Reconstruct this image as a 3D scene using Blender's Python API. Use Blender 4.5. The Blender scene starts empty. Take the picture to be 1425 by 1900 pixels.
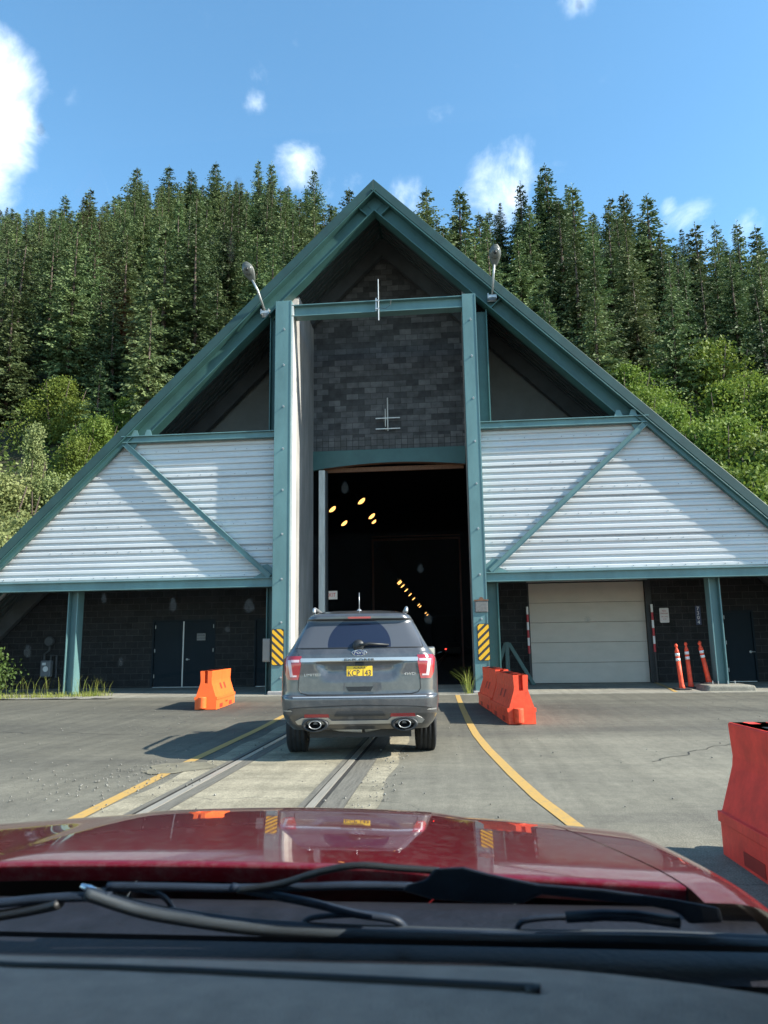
import bpy, bmesh, math, random
import numpy as np
from mathutils import Vector, Matrix
R = math.radians
random.seed(7); rng = np.random.default_rng(7)
S = bpy.context.scene

# ------------------------------------------------------------------ camera
EYE = Vector((0, 0, 1.33)); YAW, PITCH, ROLL = 0.0898278, 0.179902, -0.0146999
FPX, PW, PH = 1373.3, 1425.0, 1900.0
def cam_axes():
    cy, sy, cp, sp = math.cos(YAW), math.sin(YAW), math.cos(PITCH), math.sin(PITCH)
    f = Vector((-sy*cp, cy*cp, sp)); r0 = Vector((cy, sy, 0)); u0 = r0.cross(f)
    cr, sr = math.cos(ROLL), math.sin(ROLL)
    return cr*r0 + sr*u0, -sr*r0 + cr*u0, f
CR, CU, CF = cam_axes()
cd = bpy.data.cameras.new('camera'); cam = bpy.data.objects.new('camera', cd)
S.collection.objects.link(cam); S.camera = cam
cd.sensor_fit = 'HORIZONTAL'; cd.sensor_width = 36; cd.lens = FPX/PW*36
cd.clip_start = 0.02; cd.clip_end = 3000
m = Matrix((CR, CU, -CF)).transposed().to_4x4(); m.translation = EYE; cam.matrix_world = m
cd.dof.use_dof = True; cd.dof.focus_distance = 18; cd.dof.aperture_fstop = 10
def view_dir(px, py):
    return (CR*((px-PW/2)/FPX) - CU*((py-PH/2)/FPX) + CF).normalized()
def project(p):
    d = Vector(p) - EYE; w = d.dot(CF)
    return (PW/2 + FPX*d.dot(CR)/w, PH/2 - FPX*d.dot(CU)/w) if w > .1 else (0, -9999)

# ------------------------------------------------------------------ sky, sun, exposure
SUN_AZ, SUN_EL = R(102.3), R(36)
wd = bpy.data.worlds.new('World'); S.world = wd; wd.use_nodes = True
wt = wd.node_tree; wt.nodes.clear()
def wn(t, **k):
    n = wt.nodes.new(t)
    for a, b in k.items(): setattr(n, a, b)
    return n
def wmath(op, a, b=None, c=None):
    n = wn('ShaderNodeMath', operation=op)
    for i, v in enumerate((a, b, c)):
        if v is None: continue
        if isinstance(v, (int, float)): n.inputs[i].default_value = v
        else: wt.links.new(v, n.inputs[i])
    return n.outputs[0]
sky = wn('ShaderNodeTexSky', sky_type='NISHITA', sun_disc=False, sun_elevation=SUN_EL, sun_rotation=SUN_AZ,
         altitude=50, air_density=1.0, dust_density=0.3, ozone_density=2.5)
tc = wn('ShaderNodeTexCoord')
nz = wn('ShaderNodeTexNoise'); nz.inputs['Scale'].default_value = 11; nz.inputs['Detail'].default_value = 9; nz.inputs['Roughness'].default_value = .6
nz.inputs['Distortion'].default_value = .3
wt.links.new(tc.outputs['Generated'], nz.inputs['Vector'])
acc = None
for px, py, rad, st in ((-30, 130, 70, .9), (-30, 230, 75, 1.0), (-35, 320, 75, .95), (10, 290, 40, .6), (575, 305, 62, .66), (625, 335, 52, .6), (545, 285, 38, .5),
                        (470, 195, 30, .65), (960, 300, 48, .66), (930, 350, 75, .74), (1000, 330, 60, .58), (770, 370, 45, .5),
                        (1240, 382, 18, .5), (1290, 425, 55, .55), (1070, 5, 30, .5), (1390, 420, 40, .5), (480, 160, 30, .3)):
    v = view_dir(px, py)
    d = wn('ShaderNodeVectorMath', operation='DOT_PRODUCT'); wt.links.new(tc.outputs['Generated'], d.inputs[0]); d.inputs[1].default_value = v
    k = 1/(1 - math.cos(rad*1.25/FPX))
    mk = wmath('MULTIPLY', wmath('MAXIMUM', wmath('SUBTRACT', 1, wmath('MULTIPLY', wmath('SUBTRACT', 1, d.outputs['Value']), k)), 0), st)
    acc = mk if acc is None else wmath('MAXIMUM', acc, mk)
cl = wmath('ADD', wmath('MULTIPLY', acc, 1.15), wmath('SUBTRACT', wmath('MULTIPLY', wmath('SUBTRACT', nz.outputs['Fac'], .5), 2.3), .34))
cl = wmath('MINIMUM', wmath('MAXIMUM', cl, 0), 1)
sm = wn('ShaderNodeMapRange', interpolation_type='SMOOTHSTEP'); wt.links.new(cl, sm.inputs[0]); sm.inputs[1].default_value = 0; sm.inputs[2].default_value = 1.25; sm.inputs[4].default_value = .86
hsv = wn('ShaderNodeHueSaturation'); hsv.inputs['Saturation'].default_value = 1.12; hsv.inputs['Hue'].default_value = .487; wt.links.new(sky.outputs[0], hsv.inputs['Color'])
mx = wn('ShaderNodeMix', data_type='RGBA'); wt.links.new(sm.outputs[0], mx.inputs[0]); wt.links.new(hsv.outputs[0], mx.inputs[6]); mx.inputs[7].default_value = (6.6, 6.9, 7.4, 1)
bg = wn('ShaderNodeBackground'); bg.inputs['Strength'].default_value = .143; wt.links.new(mx.outputs[2], bg.inputs['Color'])
wo = wn('ShaderNodeOutputWorld'); wt.links.new(bg.outputs[0], wo.inputs[0])

sl = bpy.data.lights.new('sun', 'SUN'); sl.energy = 5; sl.angle = R(.53); sl.color = (1, .94, .84)
so = bpy.data.objects.new('sun', sl); S.collection.objects.link(so)
sdir = Vector((math.sin(SUN_AZ)*math.cos(SUN_EL), math.cos(SUN_AZ)*math.cos(SUN_EL), math.sin(SUN_EL)))
so.rotation_euler = sdir.to_track_quat('Z', 'Y').to_euler(); so.location = sdir*60

S.view_settings.view_transform = 'Standard'; S.view_settings.look = 'None'; S.view_settings.exposure = 1.25; S.view_settings.gamma = 1
S.render.engine = 'CYCLES'
S.cycles.max_bounces = 8; S.cycles.diffuse_bounces = 3; S.cycles.glossy_bounces = 4; S.cycles.transparent_max_bounces = 12
S.cycles.use_denoising = True

# ------------------------------------------------------------------ helpers: materials
MT = {}
def nodes_of(name):
    m = bpy.data.materials.new(name); m.use_nodes = True; MT[name] = m
    t = m.node_tree; return m, t, t.nodes['Principled BSDF']
def add(t, typ, **k):
    n = t.nodes.new(typ)
    for a, b in k.items(): setattr(n, a, b)
    return n
def rgba(c): return (c[0], c[1], c[2], 1)
def mat(name, col, rough=.5, metal=0, var=.12, vscale=3, bump=0, bscale=60, spec=.5, coat=0, col2=None, stretch=None, emit=None, detail=6):
    """paint with tonal wear: the colour wanders with noise between two tones"""
    m, t, b = nodes_of(name)
    b.inputs['Roughness'].default_value = rough; b.inputs['Metallic'].default_value = metal
    b.inputs['Specular IOR Level'].default_value = spec; b.inputs['Coat Weight'].default_value = coat; b.inputs['Coat Roughness'].default_value = .03
    co = add(t, 'ShaderNodeTexCoord'); vec = co.outputs['Object']
    if stretch:
        mp = add(t, 'ShaderNodeMapping'); mp.inputs['Scale'].default_value = stretch; t.links.new(vec, mp.inputs[0]); vec = mp.outputs[0]
    n = add(t, 'ShaderNodeTexNoise'); n.inputs['Scale'].default_value = vscale; n.inputs['Detail'].default_value = detail; n.inputs['Roughness'].default_value = .65; t.links.new(vec, n.inputs['Vector'])
    cr = add(t, 'ShaderNodeValToRGB'); t.links.new(n.outputs['Fac'], cr.inputs[0])
    cr.color_ramp.elements[0].position = .3; cr.color_ramp.elements[1].position = .7
    c2 = col2 or tuple(min(1, c*(1+var)) for c in col); c1 = tuple(c*(1-var) for c in col) if not col2 else col
    cr.color_ramp.elements[0].color = rgba(c1); cr.color_ramp.elements[1].color = rgba(c2)
    t.links.new(cr.outputs[0], b.inputs['Base Color'])
    if bump:
        n2 = add(t, 'ShaderNodeTexNoise'); n2.inputs['Scale'].default_value = bscale; n2.inputs['Detail'].default_value = 4; t.links.new(co.outputs['Object'], n2.inputs['Vector'])
        bp = add(t, 'ShaderNodeBump'); bp.inputs['Strength'].default_value = bump; bp.inputs['Distance'].default_value = .02; t.links.new(n2.outputs['Fac'], bp.inputs['Height']); t.links.new(bp.outputs[0], b.inputs['Normal'])
    if emit: b.inputs['Emission Color'].default_value = rgba(emit[0]); b.inputs['Emission Strength'].default_value = emit[1]
    return m
def math_n(t, op, a, b=None):
    n = add(t, 'ShaderNodeMath', operation=op)
    for i, v in enumerate((a, b)):
        if v is None: continue
        if isinstance(v, (int, float)): n.inputs[i].default_value = v
        else: t.links.new(v, n.inputs[i])
    return n.outputs[0]

TEAL = mat('teal_paint', (.098, .188, .188), .42, var=.22, vscale=1.3, bump=.05, bscale=12, stretch=(1, 1, .35))
RAKE = mat('green_paint', (.036, .098, .090), .45, var=.22, vscale=1.2, bump=.05, bscale=12)
ROOFM = mat('roof_green', (.018, .052, .047), .5, var=.2, vscale=2)
SOFFIT = mat('soffit_dark', (.05, .055, .057), .7, var=.25, vscale=2)
SEAM = mat('seam_grey', (.30, .30, .31), .5)
SIDING = mat('white_siding', (.53, .54, .54), .42, var=.10, vscale=1.1, spec=.4, stretch=(.35, 1, 2.2))
CONC = mat('cast_concrete', (.26, .25, .235), .85, var=.3, vscale=2.2, bump=.25, bscale=25, stretch=(1, 1, .25))
STUCCO = mat('grey_stucco', (.17, .18, .17), .9, var=.12, vscale=2, bump=.2, bscale=50)
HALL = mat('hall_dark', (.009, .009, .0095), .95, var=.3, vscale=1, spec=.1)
DOORM = mat('door_paint', (.010, .017, .022), .7, spec=.15, var=.12, vscale=2)
GARM = mat('garage_door_paint', (.46, .42, .355), .55, var=.06, vscale=2, stretch=(1, 1, 2))
DARK = mat('black_trim', (.012, .013, .014), .5, var=.2)
RUB = mat('rubber', (.018, .018, .019), .75, var=.3, vscale=20)
GALV = mat('galvanised', (.42, .43, .42), .45, metal=.6, var=.15, vscale=6)
ALU = mat('worn_aluminium', (.62, .60, .55), .45, metal=.3, var=.2, vscale=8, stretch=(1, 1, .15))
RUST = mat('rust', (.16, .075, .04), .8, var=.4, vscale=30)
ORANGE = mat('orange_plastic', (.85, .135, .024), .5, var=.1, vscale=3, bump=.04, bscale=30, spec=.4)
REDO2 = mat('red_orange_plastic', (.80, .078, .028), .55, var=.24, vscale=9, bump=.04, bscale=30, spec=.4)
REDOR = mat('faded_red_plastic', (.84, .055, .035), .55, var=.2, vscale=7, bump=.04, bscale=30, spec=.4)
PWHITE = mat('white_reflective', (.72, .72, .7), .4, var=.06)
PRED = mat('red_reflective', (.42, .02, .03), .4, var=.1)
PALE = mat('sign_white', (.62, .58, .55), .5, var=.08, vscale=8)
NAVY = mat('sign_navy', (.03, .04, .09), .5)
STEEL = mat('rail_steel', (.46, .42, .35), .4, metal=.5, var=.2, vscale=6, stretch=(6, .3, 1))
PLANK = mat('weathered_timber', (.115, .106, .085), .8, var=.35, vscale=4, bump=.4, bscale=30, stretch=(8, .5, 1))
GROOVE = mat('flangeway_dirt', (.022, .02, .017), .9, var=.4, vscale=8)
WOOD = mat('bark', (.09, .065, .05), .9, var=.3, vscale=5)
CHROME = mat('chrome', (.75, .76, .78), .12, metal=1, var=.03)
SILVER = mat('satin_silver', (.48, .48, .47), .33, metal=.7, var=.05)
LGLASS = mat('lamp_glass', (.09, .095, .085), .15, var=.1)
LAMPB = mat('lamp_body', (.085, .09, .078), .5, var=.15, vscale=8)
BOXM = mat('box_tan', (.23, .20, .17), .6)
SODIUM = mat('sodium_lamp', (.9, .6, .3), .5, emit=((1, .47, .12), 1.3))
EXITW = mat('exit_face', (.7, .66, .58), .5, emit=((1, .9, .75), .05))
EXITR = mat('exit_red', (.5, .03, .03), .5, emit=((1, .05, .03), .05))
WALLL = mat('wall_lamp_glow', (.9, .8, .5), .4, emit=((1, .82, .5), 3))
TAILP = mat('tail_pin', (.6, .02, .02), .4, emit=((1, .03, .02), 4))

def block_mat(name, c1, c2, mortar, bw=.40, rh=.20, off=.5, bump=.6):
    m, t, b = nodes_of(name); b.inputs['Roughness'].default_value = .85; b.inputs['Specular IOR Level'].default_value = .3
    co = add(t, 'ShaderNodeTexCoord'); sx = add(t, 'ShaderNodeSeparateXYZ'); t.links.new(co.outputs['Object'], sx.inputs[0])
    cx = add(t, 'ShaderNodeCombineXYZ'); t.links.new(math_n(t, 'ADD', sx.outputs[0], math_n(t, 'MULTIPLY', sx.outputs[1], 1.0)), cx.inputs[0]); t.links.new(sx.outputs[2], cx.inputs[1])
    br = add(t, 'ShaderNodeTexBrick'); br.offset = off; t.links.new(cx.outputs[0], br.inputs['Vector'])
    br.inputs['Scale'].default_value = 1; br.inputs['Brick Width'].default_value = bw; br.inputs['Row Height'].default_value = rh
    br.inputs['Mortar Size'].default_value = .008; br.inputs['Mortar Smooth'].default_value = .3; br.inputs['Bias'].default_value = -.15
    br.inputs['Color1'].default_value = rgba(c1); br.inputs['Color2'].default_value = rgba(c2); br.inputs['Mortar'].default_value = rgba(mortar)
    n = add(t, 'ShaderNodeTexNoise'); n.inputs['Scale'].default_value = 5; n.inputs['Detail'].default_value = 8; t.links.new(co.outputs['Object'], n.inputs['Vector'])
    mxn = add(t, 'ShaderNodeMix', data_type='RGBA', blend_type='MULTIPLY'); mxn.inputs[0].default_value = .7
    cr = add(t, 'ShaderNodeValToRGB'); cr.color_ramp.elements[0].position = .25; cr.color_ramp.elements[0].color = (.45, .45, .45, 1); cr.color_ramp.elements[1].position = .75; cr.color_ramp.elements[1].color = (1.25, 1.25, 1.25, 1)
    t.links.new(n.outputs['Fac'], cr.inputs[0]); t.links.new(br.outputs['Color'], mxn.inputs[6]); t.links.new(cr.outputs[0], mxn.inputs[7]); t.links.new(mxn.outputs[2], b.inputs['Base Color'])
    bp = add(t, 'ShaderNodeBump'); bp.inputs['Strength'].default_value = bump; bp.inputs['Distance'].default_value = .01; bp.invert = True
    t.links.new(br.outputs['Fac'], bp.inputs['Height']); t.links.new(bp.outputs[0], b.inputs['Normal'])
    return m
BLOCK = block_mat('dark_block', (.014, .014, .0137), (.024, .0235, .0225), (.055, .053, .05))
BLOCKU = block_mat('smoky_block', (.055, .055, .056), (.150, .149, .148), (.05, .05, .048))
BLOCKS = block_mat('square_block', (.09, .09, .088), (.15, .148, .145), (.03, .03, .03), .2, .2, 0)

def stripe_mat(name, sign):
    m, t, b = nodes_of(name); b.inputs['Roughness'].default_value = .45
    co = add(t, 'ShaderNodeTexCoord'); sx = add(t, 'ShaderNodeSeparateXYZ'); t.links.new(co.outputs['Object'], sx.inputs[0])
    v = math_n(t, 'ADD', math_n(t, 'MULTIPLY', sx.outputs[0], sign*.95), sx.outputs[2])
    fr = math_n(t, 'FRACT', math_n(t, 'ADD', math_n(t, 'MULTIPLY', v, 1/.205), 20.3)); g = math_n(t, 'GREATER_THAN', fr, .42)
    ed = math_n(t, 'MULTIPLY', g, 1.0)
    mxn = add(t, 'ShaderNodeMix', data_type='RGBA'); t.links.new(ed, mxn.inputs[0]); mxn.inputs[6].default_value = (.035, .032, .03, 1); mxn.inputs[7].default_value = (.80, .42, .012, 1)
    t.links.new(mxn.outputs[2], b.inputs['Base Color']); return m
HAZL = stripe_mat('hazard_stripes_a', 1); HAZR = stripe_mat('hazard_stripes_b', -1)

def ground_mat(name, lo, mid, hi, spk=.5, rough=.9, crack=0, patch=.25):
    m, t, b = nodes_of(name); b.inputs['Roughness'].default_value = rough; b.inputs['Specular IOR Level'].default_value = .3
    co = add(t, 'ShaderNodeTexCoord')
    n1 = add(t, 'ShaderNodeTexNoise'); n1.inputs['Scale'].default_value = patch; n1.inputs['Detail'].default_value = 8; n1.inputs['Roughness'].default_value = .62; t.links.new(co.outputs['Object'], n1.inputs['Vector'])
    mp = add(t, 'ShaderNodeMapping'); mp.inputs['Scale'].default_value = (.5, 2.2, 1); t.links.new(co.outputs['Object'], mp.inputs[0]); t.links.new(mp.outputs[0], n1.inputs['Vector'])
    n2 = add(t, 'ShaderNodeTexNoise'); n2.inputs['Scale'].default_value = 90; n2.inputs['Detail'].default_value = 3; t.links.new(co.outputs['Object'], n2.inputs['Vector'])
    cr = add(t, 'ShaderNodeValToRGB'); e = cr.color_ramp.elements; e[0].position = .3; e[0].color = rgba(lo); e[1].position = .72; e[1].color = rgba(hi); k = e.new(.5); k.color = rgba(mid)
    t.links.new(n1.outputs['Fac'], cr.inputs[0])
    cr2 = add(t, 'ShaderNodeValToRGB'); e = cr2.color_ramp.elements; e[0].position = .35; e[0].color = (1-spk, 1-spk, 1-spk, 1); e[1].position = .65; e[1].color = (1+spk*.6,)*3+(1,)
    t.links.new(n2.outputs['Fac'], cr2.inputs[0])
    mxn = add(t, 'ShaderNodeMix', data_type='RGBA', blend_type='MULTIPLY'); mxn.inputs[0].default_value = 1; t.links.new(cr.outputs[0], mxn.inputs[6]); t.links.new(cr2.outputs[0], mxn.inputs[7])
    out = mxn.outputs[2]
    for sc_, st_, lo_, hi_ in ((7, (1, 1, 1), .86, 1.12), (1.3, (3.2, .12, 1), .84, 1.1), (26, (1, 1, 1), .9, 1.1)):
        mp2 = add(t, 'ShaderNodeMapping'); mp2.inputs['Scale'].default_value = st_; t.links.new(co.outputs['Object'], mp2.inputs[0])
        n3 = add(t, 'ShaderNodeTexNoise'); n3.inputs['Scale'].default_value = sc_; n3.inputs['Detail'].default_value = 6; n3.inputs['Roughness'].default_value = .7; t.links.new(mp2.outputs[0], n3.inputs['Vector'])
        c3 = add(t, 'ShaderNodeValToRGB'); e = c3.color_ramp.elements; e[0].position = .35; e[0].color = (lo_, lo_, lo_, 1); e[1].position = .65; e[1].color = (hi_, hi_, hi_, 1); t.links.new(n3.outputs['Fac'], c3.inputs[0])
        m4 = add(t, 'ShaderNodeMix', data_type='RGBA', blend_type='MULTIPLY'); m4.inputs[0].default_value = 1; t.links.new(out, m4.inputs[6]); t.links.new(c3.outputs[0], m4.inputs[7]); out = m4.outputs[2]
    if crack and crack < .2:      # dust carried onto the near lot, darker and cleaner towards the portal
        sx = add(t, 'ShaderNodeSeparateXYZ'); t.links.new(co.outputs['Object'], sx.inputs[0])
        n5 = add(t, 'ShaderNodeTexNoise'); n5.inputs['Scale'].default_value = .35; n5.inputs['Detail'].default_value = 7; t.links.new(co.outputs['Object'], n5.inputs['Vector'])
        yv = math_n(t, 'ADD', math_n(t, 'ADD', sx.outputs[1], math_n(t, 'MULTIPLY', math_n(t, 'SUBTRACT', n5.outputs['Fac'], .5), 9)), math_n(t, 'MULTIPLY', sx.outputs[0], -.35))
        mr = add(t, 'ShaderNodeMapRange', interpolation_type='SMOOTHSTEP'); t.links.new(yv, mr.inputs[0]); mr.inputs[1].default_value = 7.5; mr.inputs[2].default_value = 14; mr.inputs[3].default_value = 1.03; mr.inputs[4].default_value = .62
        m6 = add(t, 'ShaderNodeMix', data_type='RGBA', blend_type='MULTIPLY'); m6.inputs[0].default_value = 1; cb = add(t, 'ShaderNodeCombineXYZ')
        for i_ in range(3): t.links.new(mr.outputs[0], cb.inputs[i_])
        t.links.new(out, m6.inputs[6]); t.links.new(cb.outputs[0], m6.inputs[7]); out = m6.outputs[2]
    if crack:
        vo = add(t, 'ShaderNodeTexVoronoi', feature='DISTANCE_TO_EDGE'); vo.inputs['Scale'].default_value = crack
        nd = add(t, 'ShaderNodeTexNoise'); nd.inputs['Scale'].default_value = 1.2; nd.inputs['Detail'].default_value = 6; t.links.new(co.outputs['Object'], nd.inputs['Vector'])
        va = add(t, 'ShaderNodeVectorMath', operation='ADD'); t.links.new(co.outputs['Object'], va.inputs[0])
        vs = add(t, 'ShaderNodeVectorMath', operation='SCALE'); vs.inputs['Scale'].default_value = .9; t.links.new(nd.outputs['Color'], vs.inputs[0]); t.links.new(vs.outputs[0], va.inputs[1]); t.links.new(va.outputs[0], vo.inputs['Vector'])
        lt = math_n(t, 'LESS_THAN', vo.outputs['Distance'], .003*crack/.3)
        m3 = add(t, 'ShaderNodeMix', data_type='RGBA'); t.links.new(math_n(t, 'MULTIPLY', lt, .4), m3.inputs[0]); t.links.new(out, m3.inputs[6]); m3.inputs[7].default_value = (.03, .03, .03, 1); out = m3.outputs[2]
    t.links.new(out, b.inputs['Base Color'])
    bp = add(t, 'ShaderNodeBump'); bp.inputs['Strength'].default_value = .35; bp.inputs['Distance'].default_value = .01; t.links.new(n2.outputs['Fac'], bp.inputs['Height']); t.links.new(bp.outputs[0], b.inputs['Normal'])
    return m
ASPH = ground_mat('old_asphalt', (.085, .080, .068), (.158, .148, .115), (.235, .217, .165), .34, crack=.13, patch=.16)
CSLAB = ground_mat('track_concrete', (.18, .163, .116), (.27, .24, .17), (.33, .295, .21), .36, crack=.5, patch=1.2)
APRON = ground_mat('apron_concrete', (.15, .14, .115), (.225, .21, .17), (.30, .28, .225), .25, patch=.9)
SOIL = ground_mat('forest_floor', (.03, .028, .018), (.045, .045, .022), (.06, .065, .03), .4)
GRAVEL = ground_mat('gravel', (.12, .115, .10), (.19, .18, .155), (.26, .25, .22), .5, patch=2)

def line_mat():
    m, t, b = nodes_of('worn_yellow_paint'); b.inputs['Roughness'].default_value = .7
    co = add(t, 'ShaderNodeTexCoord'); n = add(t, 'ShaderNodeTexNoise'); n.inputs['Scale'].default_value = 16; n.inputs['Detail'].default_value = 8; n.inputs['Roughness'].default_value = .7; t.links.new(co.outputs['Object'], n.inputs['Vector'])
    cr = add(t, 'ShaderNodeValToRGB'); e = cr.color_ramp.elements; e[0].position = .30; e[0].color = (.23, .19, .11, 1); e[1].position = .5; e[1].color = (.41, .25, .065, 1); t.links.new(n.outputs['Fac'], cr.inputs[0]); t.links.new(cr.outputs[0], b.inputs['Base Color']); return m
YEL = line_mat()

def car_paint(name, col, flake=.0, rough=.28, dust=.25, coat=1, metal=.5, smudge=7):
    m, t, b = nodes_of(name); co = add(t, 'ShaderNodeTexCoord')
    n = add(t, 'ShaderNodeTexNoise'); n.inputs['Scale'].default_value = smudge; n.inputs['Detail'].default_value = 10; n.inputs['Roughness'].default_value = .75; t.links.new(co.outputs['Object'], n.inputs['Vector'])
    cr = add(t, 'ShaderNodeValToRGB'); e = cr.color_ramp.elements; e[0].position = .45; e[0].color = (0, 0, 0, 1); e[1].position = .8; e[1].color = (dust,)*3+(1,); t.links.new(n.outputs['Fac'], cr.inputs[0])
    mx2 = add(t, 'ShaderNodeMix', data_type='RGBA'); t.links.new(cr.outputs[0], mx2.inputs[0]); mx2.inputs[6].default_value = rgba(col); mx2.inputs[7].default_value = (.3, .27, .24, 1); t.links.new(mx2.outputs[2], b.inputs['Base Color'])
    b.inputs['Metallic'].default_value = metal; b.inputs['Roughness'].default_value = rough; b.inputs['Coat Weight'].default_value = coat; b.inputs['Coat Roughness'].default_value = .025
    return m
GREYCAR = car_paint('charcoal_car_paint', (.078, .078, .081), dust=.25, rough=.35)
REDCAR = car_paint('maroon_car_paint', (.185, .004, .012), dust=.42, metal=.35, rough=.3, smudge=38)
def glass_dark(name, dusty):
    m, t, b = nodes_of(name); b.inputs['Base Color'].default_value = (.012, .016, .03, 1); b.inputs['Roughness'].default_value = .06; b.inputs['Specular IOR Level'].default_value = .6
    if dusty:   # the wiper has cleaned a half circle out of the road dust
        co = add(t, 'ShaderNodeTexCoord'); v = add(t, 'ShaderNodeVectorMath', operation='DISTANCE'); t.links.new(co.outputs['Object'], v.inputs[0]); v.inputs[1].default_value = dusty
        g = math_n(t, 'GREATER_THAN', v.outputs['Value'], .385)
        mxn = add(t, 'ShaderNodeMix', data_type='RGBA'); t.links.new(g, mxn.inputs[0]); mxn.inputs[6].default_value = (.012, .016, .032, 1); mxn.inputs[7].default_value = (.06, .065, .075, 1); t.links.new(mxn.outputs[2], b.inputs['Base Color'])
        t.links.new(math_n(t, 'ADD', math_n(t, 'MULTIPLY', g, .22), .06), b.inputs['Roughness'])
    return m
SGLASS = glass_dark('tinted_glass', None)
TRED = mat('tail_lamp_red', (.30, .012, .02), .15, var=.1, coat=1)
TWHITE = mat('tail_lamp_clear', (.55, .42, .44), .2, var=.1, coat=1)
PLATEY = mat('plate_yellow', (.80, .50, .03), .45, var=.05)
INK = mat('plate_ink', (.02, .025, .07), .5)
INKR = mat('sign_red_ink', (.35, .05, .05), .5)
BADGE = mat('badge_blue', (.015, .03, .10), .2, coat=1)
ASH = mat('lettering_silver', (.62, .62, .62), .25, metal=.8, var=.03)
DASH = mat('dash_vinyl', (.42, .31, .245), .6, var=.16, vscale=30, bump=.35, bscale=420, spec=.35)
COWL = mat('cowl_plastic', (.0075, .008, .012), .5, var=.5, vscale=18, bump=.1, bscale=90)
WIPERM = mat('wiper_metal', (.016, .023, .036), .5, spec=.25, var=.3, vscale=20)
WIPERR = mat('wiper_rubber', (.035, .043, .05), .5, var=.3, vscale=25, stretch=(.3, 3, 3))

def leaf_mat(name, dark, light, trans=.25, hue=.03, val=.35, scale=.45):
    m, t, b = nodes_of(name); b.inputs['Roughness'].default_value = .6; b.inputs['Specular IOR Level'].default_value = .25
    co = add(t, 'ShaderNodeTexCoord'); n = add(t, 'ShaderNodeTexNoise'); n.inputs['Scale'].default_value = scale; n.inputs['Detail'].default_value = 7; n.inputs['Roughness'].default_value = .7; t.links.new(co.outputs['Object'], n.inputs['Vector'])
    cr = add(t, 'ShaderNodeValToRGB'); e = cr.color_ramp.elements; e[0].position = .3; e[0].color = rgba(dark); e[1].position = .7; e[1].color = rgba(light); t.links.new(n.outputs['Fac'], cr.inputs[0])
    oi = add(t, 'ShaderNodeObjectInfo'); h = add(t, 'ShaderNodeHueSaturation'); t.links.new(cr.outputs[0], h.inputs['Color'])
    t.links.new(math_n(t, 'ADD', math_n(t, 'MULTIPLY', oi.outputs['Random'], -hue), .5+hue*.5), h.inputs['Hue'])
    r2 = math_n(t, 'FRACT', math_n(t, 'MULTIPLY', oi.outputs['Random'], 7.31)); t.links.new(math_n(t, 'ADD', math_n(t, 'MULTIPLY', r2, val*2), 1-val), h.inputs['Value'])
    t.links.new(h.outputs[0], b.inputs['Base Color'])
    tr = add(t, 'ShaderNodeBsdfTranslucent'); t.links.new(h.outputs[0], tr.inputs['Color'])
    ms = add(t, 'ShaderNodeMixShader'); ms.inputs[0].default_value = trans; t.links.new(b.outputs[0], ms.inputs[1]); t.links.new(tr.outputs[0], ms.inputs[2]); t.links.new(ms.outputs[0], t.nodes['Material Output'].inputs[0])
    return m
SPR = leaf_mat('spruce_needles', (.034, .062, .022), (.135, .182, .066), .18, .04, .42)
ALD = leaf_mat('alder_leaves', (.085, .135, .018), (.19, .25, .042), .35, .02, .2, 1.2)
COT = leaf_mat('pale_leaves', (.15, .19, .06), (.31, .34, .14), .35, .02, .15, 1.2)
UND = leaf_mat('undergrowth_leaves', (.045, .075, .016), (.115, .165, .035), .25, .02, .15, .3)
GRS = leaf_mat('grass_blades', (.13, .20, .025), (.30, .28, .07), .3, .02, .1, 2.5)

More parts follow.
